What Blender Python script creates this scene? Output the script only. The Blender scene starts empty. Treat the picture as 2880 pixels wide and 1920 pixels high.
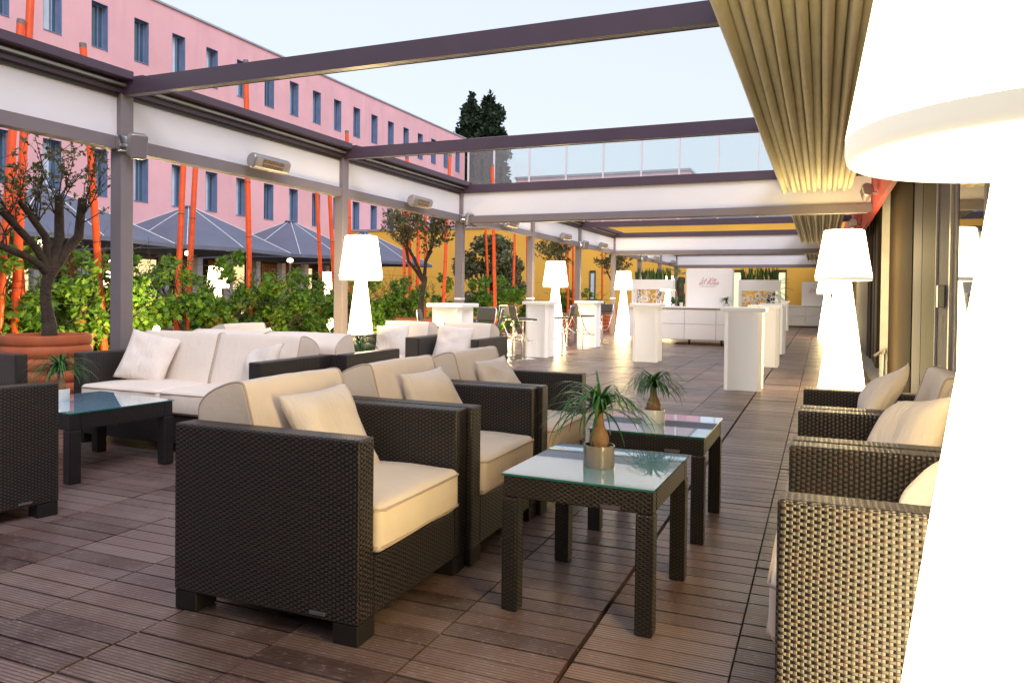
import bpy, bmesh, math, random
from mathutils import Vector, Matrix

# ---------------------------------------------------------------- camera, sky, sun, exposure
scene = bpy.context.scene
PI = math.pi
R = math.radians
yaw, pit, rol = R(22.3237), R(0.9005), R(0.66)
fw0 = Vector((-math.sin(yaw), math.cos(yaw), 0)); rt0 = Vector((math.cos(yaw), math.sin(yaw), 0)); up0 = Vector((0, 0, 1))
fw = fw0 * math.cos(pit) - up0 * math.sin(pit); up = up0 * math.cos(pit) + fw0 * math.sin(pit)
rt = rt0 * math.cos(rol) + up * math.sin(rol); up = up * math.cos(rol) - rt0 * math.sin(rol)
cam_d = bpy.data.cameras.new('camera')
cam = bpy.data.objects.new('camera', cam_d)
scene.collection.objects.link(cam)
cam.matrix_world = Matrix(((rt.x, up.x, -fw.x, 0), (rt.y, up.y, -fw.y, 0), (rt.z, up.z, -fw.z, 1.23), (0, 0, 0, 1)))
cam_d.sensor_width = 36.0
cam_d.lens = 26.403
cam_d.shift_x = -0.001
cam_d.shift_y = -(960 - 859.8) / 2880.0
cam_d.clip_start = 0.02
cam_d.clip_end = 3000
scene.camera = cam

world = bpy.data.worlds.new('World')
scene.world = world
world.use_nodes = True
wn = world.node_tree
wn.nodes.clear()
w_out = wn.nodes.new('ShaderNodeOutputWorld')
w_bg = wn.nodes.new('ShaderNodeBackground')
w_sky = wn.nodes.new('ShaderNodeTexSky')
w_sky.sky_type = 'NISHITA'
w_sky.sun_disc = False
w_sky.sun_elevation = R(9)
w_sky.sun_rotation = R(132)
w_sky.air_density = 1.0
w_sky.dust_density = 2.0
w_sky.ozone_density = 1.0
w_mix = wn.nodes.new('ShaderNodeMix'); w_mix.data_type = 'RGBA'
w_mix.inputs[0].default_value = 0.8
w_mix.inputs[7].default_value = (4.15, 4.42, 5.20, 1)
w_bg.inputs['Strength'].default_value = 0.145
wn.links.new(w_sky.outputs[0], w_mix.inputs[6])
wn.links.new(w_mix.outputs[2], w_bg.inputs['Color'])
wn.links.new(w_bg.outputs[0], w_out.inputs['Surface'])

sun_d = bpy.data.lights.new('sun', 'SUN')
sun_d.energy = 1.35
sun_d.angle = R(30)
sun_d.color = (0.97, 0.91, 1.0)
sun = bpy.data.objects.new('sun', sun_d)
scene.collection.objects.link(sun)
sun.rotation_euler = (R(48), 0, R(48))

scene.view_settings.view_transform = 'Standard'
scene.view_settings.look = 'None'
scene.view_settings.exposure = 0.66
scene.view_settings.gamma = 1.0
scene.cycles.use_denoising = True
scene.cycles.max_bounces = 6
scene.cycles.diffuse_bounces = 3
scene.cycles.glossy_bounces = 3
scene.cycles.transparent_max_bounces = 12
scene.cycles.caustics_reflective = False
scene.cycles.caustics_refractive = False
scene.cycles.sample_clamp_indirect = 4.0

rnd = random.Random(7)
C = scene.collection

# ---------------------------------------------------------------- materials
def new_mat(name):
    m = bpy.data.materials.new(name)
    m.use_nodes = True
    nt = m.node_tree
    b = nt.nodes.get('Principled BSDF')
    return m, nt, b

def N(nt, typ, **kw):
    n = nt.nodes.new(typ)
    for k, v in kw.items():
        setattr(n, k, v)
    return n

def mathn(nt, op, a, b=None, c=None):
    n = nt.nodes.new('ShaderNodeMath'); n.operation = op
    for i, v in enumerate((a, b, c)):
        if v is None: continue
        if isinstance(v, (int, float)): n.inputs[i].default_value = v
        else: nt.links.new(v, n.inputs[i])
    return n.outputs[0]

def mixc(nt, fac, a, b):
    n = nt.nodes.new('ShaderNodeMix'); n.data_type = 'RGBA'
    for i, v in ((0, fac), (6, a), (7, b)):
        if isinstance(v, (int, float)): n.inputs[i].default_value = v
        elif isinstance(v, tuple): n.inputs[i].default_value = v if len(v) == 4 else v + (1,)
        else: nt.links.new(v, n.inputs[i])
    return n.outputs[2]

def noise(nt, scale, detail=4, rough=0.55, coord='Object', vec=None):
    n = nt.nodes.new('ShaderNodeTexNoise')
    n.inputs['Scale'].default_value = scale
    n.inputs['Detail'].default_value = detail
    n.inputs['Roughness'].default_value = rough
    if vec is None:
        tc = nt.nodes.new('ShaderNodeTexCoord'); vec = tc.outputs[coord]
    nt.links.new(vec, n.inputs['Vector'])
    return n.outputs[0]

def bump(nt, b, h, strength=0.3, dist=0.01):
    n = nt.nodes.new('ShaderNodeBump')
    n.inputs['Strength'].default_value = strength
    n.inputs['Distance'].default_value = dist
    nt.links.new(h, n.inputs['Height'])
    nt.links.new(n.outputs[0], b.inputs['Normal'])

def ramp(nt, fac, stops):
    n = nt.nodes.new('ShaderNodeValToRGB')
    e = n.color_ramp.elements
    while len(e) > 1: e.remove(e[-1])
    e[0].position = stops[0][0]; e[0].color = stops[0][1] + (1,)
    for p, c in stops[1:]:
        x = e.new(p); x.color = c + (1,)
    nt.links.new(fac, n.inputs[0])
    return n.outputs[0]

def plain(name, col, rough=0.5, metal=0.0, var=0.12, scale=3.0, bstr=0.0, bscale=60, spec=0.5, coat=0.0, bdist=0.004):
    m, nt, b = new_mat(name)
    f = noise(nt, scale)
    dark = tuple(c * (1 - var) for c in col); lite = tuple(min(1, c * (1 + var)) for c in col)
    nt.links.new(ramp(nt, f, [(0.3, dark), (0.7, lite)]), b.inputs['Base Color'])
    b.inputs['Roughness'].default_value = rough
    b.inputs['Metallic'].default_value = metal
    b.inputs['Specular IOR Level'].default_value = spec
    b.inputs['Coat Weight'].default_value = coat
    if bstr: bump(nt, b, noise(nt, bscale, 3), bstr, bdist)
    return m

def emit(name, col, strength):
    m, nt, b = new_mat(name)
    b.inputs['Base Color'].default_value = (0.8, 0.8, 0.78, 1)
    b.inputs['Emission Color'].default_value = col + (1,)
    b.inputs['Emission Strength'].default_value = strength
    b.inputs['Roughness'].default_value = 0.5
    return m

def wicker_mat(name, weft, red, warp, cu=0.0145, cv=0.0081):
    """flat weft strips bowing over upright strands, mapped in metres"""
    m, nt, b = new_mat(name)
    uv = nt.nodes.new('ShaderNodeUVMap')
    sep = nt.nodes.new('ShaderNodeSeparateXYZ'); nt.links.new(uv.outputs[0], sep.inputs[0])
    wob = noise(nt, 7.0, 3, 0.5, vec=uv.outputs[0])
    wv = mathn(nt, 'MULTIPLY', mathn(nt, 'SUBTRACT', wob, 0.5), 0.55)
    u = mathn(nt, 'ADD', mathn(nt, 'DIVIDE', sep.outputs[0], cu), wv)
    v = mathn(nt, 'ADD', mathn(nt, 'DIVIDE', sep.outputs[1], cv), wv)
    iu = mathn(nt, 'FLOOR', u); iv = mathn(nt, 'FLOOR', v)
    fu = mathn(nt, 'FRACT', u); fv = mathn(nt, 'FRACT', v)
    par = mathn(nt, 'MODULO', mathn(nt, 'ABSOLUTE', mathn(nt, 'ADD', iu, iv)), 2.0)
    du = mathn(nt, 'ABSOLUTE', mathn(nt, 'SUBTRACT', fu, 0.5))
    dw = mathn(nt, 'ADD', mathn(nt, 'MULTIPLY', par, du), mathn(nt, 'MULTIPLY', mathn(nt, 'SUBTRACT', 1.0, par), mathn(nt, 'SUBTRACT', 1.0, du)))
    warpm = mathn(nt, 'MULTIPLY', mathn(nt, 'SUBTRACT', 1.0, par), mathn(nt, 'LESS_THAN', du, 0.29))
    hw = mathn(nt, 'SUBTRACT', 1.0, mathn(nt, 'POWER', mathn(nt, 'DIVIDE', dw, 0.8), 2.0))
    ve = mathn(nt, 'SUBTRACT', 1.0, mathn(nt, 'POWER', mathn(nt, 'ABSOLUTE', mathn(nt, 'SUBTRACT', mathn(nt, 'MULTIPLY', fv, 2.0), 1.0)), 8.0))
    weft_h = mathn(nt, 'MULTIPLY', hw, ve)
    warp_h = mathn(nt, 'SUBTRACT', 0.72, mathn(nt, 'MULTIPLY', mathn(nt, 'POWER', mathn(nt, 'DIVIDE', du, 0.29), 3.0), 0.25))
    height = mathn(nt, 'ADD', mathn(nt, 'MULTIPLY', warpm, warp_h), mathn(nt, 'MULTIPLY', mathn(nt, 'SUBTRACT', 1.0, warpm), weft_h))
    cellv = nt.nodes.new('ShaderNodeTexWhiteNoise'); cellv.noise_dimensions = '2D'
    cmb = nt.nodes.new('ShaderNodeCombineXYZ'); nt.links.new(mathn(nt, 'FLOOR', mathn(nt, 'MULTIPLY', u, 0.17)), cmb.inputs[0]); nt.links.new(iv, cmb.inputs[1])
    nt.links.new(cmb.outputs[0], cellv.inputs['Vector'])
    strand = ramp(nt, cellv.outputs[0], [(0.0, tuple(x * 0.8 for x in weft)), (0.6, weft), (0.72, red), (1.0, tuple(x * 1.25 for x in weft))])
    col = mixc(nt, warpm, strand, warp)  # lighter upright strands paint the small glints of the weave
    edge = mathn(nt, 'MULTIPLY', mathn(nt, 'SUBTRACT', 1.0, warpm), mathn(nt, 'SUBTRACT', 1.0, ve))
    col = mixc(nt, edge, col, (0.002, 0.0016, 0.0016))
    nt.links.new(col, b.inputs['Base Color'])
    b.inputs['Roughness'].default_value = 0.34
    b.inputs['Specular IOR Level'].default_value = 0.5
    bump(nt, b, height, 1.0, 0.0042)
    return m

def deck_mat():
    m, nt, b = new_mat('weathered deck boards')
    uv = nt.nodes.new('ShaderNodeUVMap')
    at = nt.nodes.new('ShaderNodeAttribute'); at.attribute_name = 'tint'
    sep = nt.nodes.new('ShaderNodeSeparateXYZ'); nt.links.new(uv.outputs[0], sep.inputs[0])
    # grain stretched along the board
    mp = nt.nodes.new('ShaderNodeMapping'); mp.inputs['Scale'].default_value = (3.0, 60.0, 1)
    nt.links.new(uv.outputs[0], mp.inputs[0])
    g = noise(nt, 1.0, 6, 0.65, vec=mp.outputs[0])
    tc = nt.nodes.new('ShaderNodeTexCoord')
    blotch = noise(nt, 2.1, 7, 0.68, vec=tc.outputs['Object'])
    fine = noise(nt, 40.0, 4, 0.6, vec=tc.outputs['Object'])
    base = ramp(nt, at.outputs['Fac'], [(0.0, (0.080, 0.044, 0.038)), (0.35, (0.190, 0.115, 0.098)), (0.7, (0.280, 0.175, 0.152)), (1.0, (0.42, 0.29, 0.255))])
    c2 = mixc(nt, mathn(nt, 'MULTIPLY', g, 0.55), base, (0.070, 0.042, 0.036))
    c3 = mixc(nt, ramp(nt, blotch, [(0.44, (0, 0, 0)), (0.64, (0.62, 0.62, 0.62))]), c2, (0.33, 0.265, 0.24))
    c4 = mixc(nt, ramp(nt, fine, [(0.56, (0, 0, 0)), (0.70, (0.5, 0.5, 0.5))]), c3, (0.44, 0.37, 0.34))
    # six fine grooves along each board
    gv = mathn(nt, 'FRACT', mathn(nt, 'MULTIPLY', sep.outputs[1], 1 / 0.0165))
    ga = mathn(nt, 'ABSOLUTE', mathn(nt, 'SUBTRACT', gv, 0.5))
    groove = ramp(nt, ga, [(0.0, (0, 0, 0)), (0.10, (0.0, 0.0, 0.0)), (0.2, (1, 1, 1))])
    col = mixc(nt, mathn(nt, 'ADD', mathn(nt, 'MULTIPLY', groove, 0.75), 0.25), (0.06, 0.034, 0.028), c4)
    nt.links.new(col, b.inputs['Base Color'])
    nt.links.new(ramp(nt, g, [(0.2, (0.27, 0.27, 0.27)), (0.9, (0.46, 0.46, 0.46))]), b.inputs['Roughness'])
    b.inputs['Specular IOR Level'].default_value = 0.55
    h = mathn(nt, 'ADD', mathn(nt, 'MULTIPLY', groove, 0.7), mathn(nt, 'MULTIPLY', g, 0.3))
    bump(nt, b, h, 0.5, 0.004)
    return m

def fabric_mat(name, col, wr=0.5, weave=True):
    m, nt, b = new_mat(name)
    tc = nt.nodes.new('ShaderNodeTexCoord')
    f = noise(nt, 2.2, 4, 0.6, vec=tc.outputs['Object'])
    nt.links.new(ramp(nt, f, [(0.3, tuple(c * 0.93 for c in col)), (0.7, tuple(min(1, c * 1.04) for c in col))]), b.inputs['Base Color'])
    b.inputs['Roughness'].default_value = 0.9
    b.inputs['Specular IOR Level'].default_value = 0.15
    b.inputs['Sheen Weight'].default_value = 0.15
    w = noise(nt, 5.0, 3, 0.5, vec=tc.outputs['Object'])
    mp = nt.nodes.new('ShaderNodeMapping'); mp.inputs['Scale'].default_value = (6, 22, 6); mp.inputs['Rotation'].default_value = (0.2, 0.1, 0.5)
    nt.links.new(tc.outputs['Object'], mp.inputs[0])
    w2 = noise(nt, 1.0, 4, 0.6, vec=mp.outputs[0])
    h = mathn(nt, 'ADD', mathn(nt, 'MULTIPLY', w, 0.6), mathn(nt, 'MULTIPLY', w2, 0.5))
    h = mathn(nt, 'ADD', h, mathn(nt, 'MULTIPLY', noise(nt, 420, 2, 0.5, vec=tc.outputs['Object']), 0.03))
    bump(nt, b, h, wr, 0.03)
    return m

def leaf_mat(name, stops, rough=0.5, trans=0.35):
    m, nt, b = new_mat(name)
    at = nt.nodes.new('ShaderNodeAttribute'); at.attribute_name = 'tint'
    col = ramp(nt, at.outputs['Fac'], stops)
    nt.links.new(col, b.inputs['Base Color'])
    b.inputs['Roughness'].default_value = rough
    b.inputs['Specular IOR Level'].default_value = 0.35
    tr = nt.nodes.new('ShaderNodeBsdfTranslucent'); nt.links.new(col, tr.inputs[0])
    mx = nt.nodes.new('ShaderNodeMixShader'); mx.inputs[0].default_value = trans
    nt.links.new(b.outputs[0], mx.inputs[1]); nt.links.new(tr.outputs[0], mx.inputs[2])
    nt.links.new(mx.outputs[0], nt.nodes['Material Output'].inputs['Surface'])
    return m

def stucco_mat(name, col, var=0.10, dirt=0.25):
    m, nt, b = new_mat(name)
    tc = nt.nodes.new('ShaderNodeTexCoord')
    f = noise(nt, 0.45, 6, 0.6, vec=tc.outputs['Object'])
    mp = nt.nodes.new('ShaderNodeMapping'); mp.inputs['Scale'].default_value = (1.6, 1.6, 0.22)
    nt.links.new(tc.outputs['Object'], mp.inputs[0])
    s = noise(nt, 1.0, 5, 0.65, vec=mp.outputs[0])
    c1 = ramp(nt, f, [(0.25, tuple(c * (1 - var) for c in col)), (0.75, tuple(min(1, c * (1 + var)) for c in col))])
    c2 = mixc(nt, ramp(nt, s, [(0.5, (0, 0, 0)), (0.8, (dirt,) * 3)]), c1, tuple(c * 0.72 for c in col))
    nt.links.new(c2, b.inputs['Base Color'])
    b.inputs['Roughness'].default_value = 0.92
    b.inputs['Specular IOR Level'].default_value = 0.15
    bump(nt, b, noise(nt, 22, 5, 0.7, vec=tc.outputs['Object']), 0.35, 0.02)
    return m

def glass_mat(name, tint, alpha, rough=0.02):
    """thin clear sheet: part reflection, part see-through"""
    m, nt, b = new_mat(name)
    nt.nodes.remove(b)
    tr = nt.nodes.new('ShaderNodeBsdfTransparent'); tr.inputs[0].default_value = (0.93, 0.97, 0.96, 1)
    df = nt.nodes.new('ShaderNodeBsdfDiffuse'); df.inputs[0].default_value = tint + (1,)
    gl = nt.nodes.new('ShaderNodeBsdfGlossy'); gl.inputs['Roughness'].default_value = rough
    fr = nt.nodes.new('ShaderNodeFresnel'); fr.inputs[0].default_value = 1.5
    m1 = nt.nodes.new('ShaderNodeMixShader'); m1.inputs[0].default_value = alpha
    nt.links.new(tr.outputs[0], m1.inputs[1]); nt.links.new(df.outputs[0], m1.inputs[2])
    m2 = nt.nodes.new('ShaderNodeMixShader')
    nt.links.new(fr.outputs[0], m2.inputs[0]); nt.links.new(m1.outputs[0], m2.inputs[1]); nt.links.new(gl.outputs[0], m2.inputs[2])
    nt.links.new(m2.outputs[0], nt.nodes['Material Output'].inputs['Surface'])
    return m

M = {}
M['deck'] = deck_mat()
M['wicker'] = wicker_mat('dark woven resin', (0.0065, 0.0052, 0.0058), (0.020, 0.007, 0.005), (0.062, 0.055, 0.056), 0.0165, 0.0088)  # last colour is raised to paint highlight specks on the upright strands
M['wicker_t'] = wicker_mat('dark woven resin table', (0.0065, 0.0056, 0.0062), (0.015, 0.007, 0.006), (0.040, 0.037, 0.040), 0.0145, 0.0082)
M['foot'] = plain('black plastic foot', (0.012, 0.011, 0.012), 0.5)
M['cushion'] = fabric_mat('ecru canvas', (0.80, 0.70, 0.60), 0.35)
M['pillow'] = fabric_mat('ecru crumpled cotton', (0.81, 0.72, 0.63), 1.0)
M['piping'] = plain('ecru piping', (0.50, 0.40, 0.33), 0.9)
M['tag'] = plain('brushed tag', (0.55, 0.55, 0.56), 0.3, 1.0)
M['tglass'] = plain('frosted glass top', (0.24, 0.47, 0.62), 0.02, 0.0, 0.02, spec=1.0, coat=1.0)
M['tglass'].node_tree.nodes['Principled BSDF'].inputs['Coat IOR'].default_value = 1.65
M['tglass'].node_tree.nodes['Principled BSDF'].inputs['Coat Roughness'].default_value = 0.01
M['tglass_edge'] = plain('green glass edge', (0.03, 0.16, 0.15), 0.1)
M['grey'] = plain('taupe powder coat', (0.200, 0.172, 0.185), 0.45, 0.1, 0.05, 4)
M['greydark'] = plain('dark taupe rail', (0.075, 0.048, 0.070), 0.42, 0.1, 0.06, 4)
M['groove'] = plain('rail shadow groove', (0.045, 0.04, 0.035), 0.4)
M['alu'] = plain('light aluminium track', (0.42, 0.41, 0.39), 0.35, 0.5)
M['panel'] = plain('white fabric screen', (0.74, 0.73, 0.76), 0.85, 0, 0.025, 1.2, 0.05, 200)
M['canopy'] = plain('folded beige canvas', (0.80, 0.75, 0.56), 0.75, 0, 0.06, 6.0, 0.35, 120, 0.2)
M['lamp'] = emit('glowing white plastic', (1.0, 0.76, 0.37), 10.0)
M['lamp_rim'] = emit('glowing plastic rim', (1.0, 0.92, 0.72), 0.42)
M['white'] = plain('matt white plastic', (0.90, 0.87, 0.83), 0.45, 0, 0.02, 2.0)
M['glow'] = emit('white plastic with added faint glow', (1.0, 0.93, 0.82), 0.14)  # faint emission added to brighten the shaded fronts of the high tables
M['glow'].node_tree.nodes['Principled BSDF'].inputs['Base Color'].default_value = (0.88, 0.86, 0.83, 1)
M['leather'] = plain('white padded panel', (0.86, 0.85, 0.85), 0.4, 0, 0.02, 2, 0.1, 150)
M['brownline'] = plain('brown edge', (0.20, 0.11, 0.08), 0.5)
M['chrome'] = plain('chrome', (0.75, 0.75, 0.76), 0.12, 1.0, 0.02)
M['seat'] = plain('charcoal seat pad', (0.075, 0.072, 0.060), 0.5, 0, 0.05)
M['terra'] = plain('terracotta', (0.46, 0.115, 0.040), 0.7, 0, 0.16, 5, 0.25, 70)
M['soil'] = plain('soil', (0.05, 0.03, 0.02), 0.95, 0, 0.4, 30, 0.8, 60)
M['bark'] = plain('olive bark', (0.052, 0.036, 0.025), 0.9, 0, 0.4, 14, 1.0, 40, bdist=0.02)
M['caudex'] = plain('corky stem', (0.30, 0.17, 0.085), 0.8, 0, 0.3, 25, 0.6, 60)
M['potgrey'] = plain('glazed taupe pot', (0.26, 0.225, 0.20), 0.18, 0, 0.03, coat=0.4)
M['potwhite'] = plain('glazed white pot', (0.78, 0.75, 0.70), 0.2, 0, 0.02, coat=0.4)
M['palmleaf'] = leaf_mat('ponytail blade', [(0, (0.012, 0.060, 0.015)), (0.6, (0.040, 0.150, 0.028)), (1, (0.10, 0.23, 0.045))], 0.3, 0.2)
M['olive'] = leaf_mat('olive leaf', [(0, (0.060, 0.070, 0.032)), (0.6, (0.135, 0.145, 0.065)), (1, (0.24, 0.24, 0.13))], 0.5, 0.2)
M['vine'] = leaf_mat('vine leaf', [(0, (0.036, 0.090, 0.012)), (0.45, (0.100, 0.225, 0.024)), (0.86, (0.17, 0.30, 0.032)), (0.97, (0.28, 0.31, 0.035)), (1, (0.36, 0.17, 0.03))], 0.5, 0.4)
M['darktree'] = leaf_mat('evergreen leaf', [(0, (0.008, 0.020, 0.010)), (1, (0.035, 0.065, 0.028))], 0.55, 0.15)
M['blade'] = leaf_mat('snake plant blade', [(0, (0.030, 0.075, 0.020)), (0.7, (0.075, 0.135, 0.030)), (1, (0.24, 0.26, 0.07))], 0.45, 0.1)
M['pink'] = stucco_mat('pink render', (0.75, 0.44, 0.475), 0.10, 0.45)
M['yellow'] = stucco_mat('ochre render', (0.78, 0.46, 0.085), 0.06, 0.15)
M['coping'] = plain('zinc coping', (0.38, 0.39, 0.43), 0.4, 0.4)
M['winframe'] = plain('blue grey window lining', (0.16, 0.22, 0.36), 0.5)
M['pane'] = plain('window pane', (0.05, 0.11, 0.15), 0.05, 0, 0.3, 0.8, spec=0.9)
M['curtain'] = plain('pale curtain and painted sky reflection', (0.60, 0.72, 0.82), 0.2, 0, 0.15, 1.5)  # curtain tone, made paler to paint the sky reflected in the window glass
M['red'] = plain('red painted fascia', (0.60, 0.075, 0.060), 0.55, 0, 0.06)
M['pole'] = plain('orange painted pole', (0.72, 0.085, 0.012), 0.45, 0, 0.12, 6, 0.1, 60)
M['polecap'] = plain('grey pole cap', (0.16, 0.14, 0.14), 0.6)
M['umb'] = plain('slate umbrella canvas', (0.118, 0.132, 0.190), 0.8, 0, 0.08, 1.5)
M['umbline'] = plain('pale seam', (0.72, 0.74, 0.80), 0.6)
M['door1'] = plain('bronze cladding', (0.060, 0.045, 0.029), 0.85, 0.0, 0.06, 2, spec=0.04)
M['door2'] = plain('olive anodised cladding', (0.060, 0.049, 0.018), 0.6, 0.0, 0.08, 2, spec=0.12)
M['door3'] = plain('grey frame', (0.085, 0.080, 0.095), 0.6, 0.0, 0.05, spec=0.15)
M['jamb'] = plain('cream jamb', (0.55, 0.53, 0.50), 0.5)
M['concrete'] = plain('concrete threshold', (0.36, 0.33, 0.27), 0.85, 0, 0.12, 5, 0.3, 40)
M['doorglass'] = plain('dark door glass', (0.03, 0.035, 0.035), 0.02, 0, 0.1, spec=1.0)
M['mulch'] = plain('reddish mulch', (0.16, 0.075, 0.045), 0.95, 0, 0.6, 7, 1.0, 25, bdist=0.05)
M['ground'] = plain('packed earth', (0.14, 0.11, 0.085), 0.95, 0, 0.3, 1.2, 0.6, 12)
M['stone'] = plain('pale stone', (0.36, 0.31, 0.27), 0.9, 0, 0.25, 8, 0.5, 30)
M['spot'] = emit('lit bulb', (1.0, 0.80, 0.42), 40.0)
M['downlight'] = emit('small lit downlight', (1.0, 0.82, 0.5), 12.0)
M['heater'] = plain('silver grey heater shell', (0.36, 0.34, 0.335), 0.38, 0.55, 0.04)
M['element'] = plain('copper reflector', (0.62, 0.36, 0.13), 0.22, 0.9, 0.5, 60)
M['wood'] = plain('cedar slats', (0.36, 0.17, 0.07), 0.6, 0, 0.3, 6)
M['warmlit'] = emit('lit interior', (1.0, 0.74, 0.34), 0.9)
M['greenlit'] = emit('lit greenish window', (0.62, 0.66, 0.20), 0.55)
M['bglass'] = glass_mat('balustrade glass', (0.80, 0.90, 0.90), 0.14)
M['logo'] = plain('pink lettering', (0.62, 0.16, 0.24), 0.6)
M['logog'] = plain('grey lettering', (0.25, 0.22, 0.25), 0.6)
M['lav'] = plain('lavender wall', (0.30, 0.33, 0.52), 0.9)

# ---------------------------------------------------------------- mesh helpers
class MB:
    def __init__(s):
        s.v = []; s.f = []; s.uv = []; s.mi = []; s.t = []
    def face(s, pts, uv=None, mi=0, t=0.5):
        i = len(s.v); s.v += [tuple(p) for p in pts]
        s.f.append(tuple(range(i, i + len(pts)))); s.uv.append(uv or [(0, 0)] * len(pts)); s.mi.append(mi); s.t.append(t)
    def idx(s, verts, faces, uvs=None, mi=0, t=0.5):
        i = len(s.v); s.v += [tuple(p) for p in verts]
        for k, f in enumerate(faces):
            s.f.append(tuple(i + a for a in f)); s.uv.append(uvs[k] if uvs else [(0, 0)] * len(f)); s.mi.append(mi); s.t.append(t)
    def box(s, a, b, mi=0, t=0.5, mat=None, skip=(), uo=(0, 0)):
        x0, y0, z0 = a; x1, y1, z1 = b
        P = [(x0, y0, z0), (x1, y0, z0), (x1, y1, z0), (x0, y1, z0), (x0, y0, z1), (x1, y0, z1), (x1, y1, z1), (x0, y1, z1)]
        Q = [Vector(p) for p in P]
        if mat is not None: Q = [mat @ p for p in Q]
        F = {'-z': ((0, 3, 2, 1), (0, 1)), '+z': ((4, 5, 6, 7), (0, 1)), '-y': ((0, 1, 5, 4), (0, 2)), '+y': ((2, 3, 7, 6), (0, 2)), '-x': ((3, 0, 4, 7), (1, 2)), '+x': ((1, 2, 6, 5), (1, 2))}
        fs = []; us = []
        for k, (f, ax) in F.items():
            if k in skip: continue
            fs.append(f); us.append([(P[i][ax[0]] + uo[0], P[i][ax[1]] + uo[1]) for i in f])
        s.idx(Q, fs, us, mi, t)
    def tube(s, pts, rad, n=8, mi=0, t=0.5, cap=True):
        pts = [Vector(p) for p in pts]
        if not isinstance(rad, (list, tuple)): rad = [rad] * len(pts)
        vs = []; prev = None
        for k, p in enumerate(pts):
            d = (pts[min(k + 1, len(pts) - 1)] - pts[max(k - 1, 0)]).normalized()
            if prev is None:
                a = d.orthogonal().normalized()
            else:
                a = (prev - d * prev.dot(d))
                a = a.normalized() if a.length > 1e-6 else d.orthogonal().normalized()
            prev = a; b = d.cross(a)
            for j in range(n):
                an = 2 * PI * j / n
                vs.append(p + (a * math.cos(an) + b * math.sin(an)) * rad[k])
        fs = []
        for k in range(len(pts) - 1):
            for j in range(n):
                j2 = (j + 1) % n
                fs.append((k * n + j, k * n + j2, (k + 1) * n + j2, (k + 1) * n + j))
        if cap:
            fs.append(tuple(reversed(range(n)))); fs.append(tuple((len(pts) - 1) * n + j for j in range(n)))
        s.idx(vs, fs, None, mi, t)
    def lathe(s, prof, n=32, c=(0, 0, 0), mi=0, capb=False, capt=False):
        vs = []
        for r, z in prof:
            for j in range(n):
                an = 2 * PI * j / n
                vs.append((c[0] + r * math.cos(an), c[1] + r * math.sin(an), c[2] + z))
        fs = []
        for k in range(len(prof) - 1):
            for j in range(n):
                j2 = (j + 1) % n
                fs.append((k * n + j, k * n + j2, (k + 1) * n + j2, (k + 1) * n + j))
        if capb: fs.append(tuple(reversed(range(n))))
        if capt: fs.append(tuple((len(prof) - 1) * n + j for j in range(n)))
        s.idx(vs, fs, None, mi)
    def prism(s, poly, a0, a1, axis='z', mi=0):
        """extrude a 2-D polygon along an axis"""
        def P(p, h):
            if axis == 'z': return (p[0], p[1], h)
            if axis == 'y': return (p[0], h, p[1])
            return (h, p[0], p[1])
        n = len(poly)
        vs = [P(p, a0) for p in poly] + [P(p, a1) for p in poly]
        fs = [tuple(reversed(range(n))), tuple(n + i for i in range(n))]
        us = [[poly[i] for i in fs[0]], [poly[i - n] for i in fs[1]]]
        L = 0
        for i in range(n):
            j = (i + 1) % n
            d = math.hypot(poly[j][0] - poly[i][0], poly[j][1] - poly[i][1])
            fs.append((i, j, n + j, n + i)); us.append([(L, a0), (L + d, a0), (L + d, a1), (L, a1)]); L += d
        s.idx(vs, fs, us, mi)
    def mesh(s, name, mats, smooth=None):
        me = bpy.data.meshes.new(name)
        me.from_pydata(s.v, [], s.f)
        uvl = me.uv_layers.new(name='UVMap')
        flat = [c for u in s.uv for p in u for c in p]
        uvl.data.foreach_set('uv', flat)
        me.polygons.foreach_set('material_index', s.mi)
        at = me.attributes.new('tint', 'FLOAT', 'FACE'); at.data.foreach_set('value', s.t)
        for m in (mats if isinstance(mats, (list, tuple)) else [mats]): me.materials.append(m)
        me.update()
        bm = bmesh.new(); bm.from_mesh(me)
        bmesh.ops.recalc_face_normals(bm, faces=bm.faces) if getattr(s, 'recalc', True) else None
        bm.to_mesh(me); bm.free()
        if smooth is not None:
            me.polygons.foreach_set('use_smooth', [True] * len(me.polygons))
            if smooth < 180: me.set_sharp_from_angle(angle=R(smooth))
        return me

def obj(name, mb, mat, parent=None, smooth=None, bevel=0, seg=2):
    me = mb if isinstance(mb, bpy.types.Mesh) else mb.mesh(name, mat, smooth)
    o = bpy.data.objects.new(name, me); C.objects.link(o)
    if parent is not None: o.parent = parent
    if bevel:
        b = o.modifiers.new('bevel', 'BEVEL'); b.width = bevel; b.segments = seg; b.limit_method = 'ANGLE'; b.angle_limit = R(40)
    return o

def tag(o, label, cat, group=None):
    o['label'] = label; o['category'] = cat
    if group: o['group'] = group
    return o

def thing(name, label, cat, loc=(0, 0, 0), rz=0.0, group=None):
    o = bpy.data.objects.new(name, None); C.objects.link(o)
    o.empty_display_size = 0.1
    o.location = loc; o.rotation_euler = (0, 0, rz)
    return tag(o, label, cat, group)

def struct(name, mb, mat, smooth=None, kind='structure'):
    o = obj(name, mb, mat, None, smooth); o['kind'] = kind
    return o

def copy_tree(o, parent=None):
    c = o.copy(); C.objects.link(c)
    if parent is not None: c.parent = parent
    for ch in list(o.children): copy_tree(ch, c)
    return c

def dup(o, loc, rz, label, scale=None):
    c = copy_tree(o); c.location = loc; c.rotation_euler = (0, 0, rz); c['label'] = label
    if scale: c.scale = scale
    return c

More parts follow.
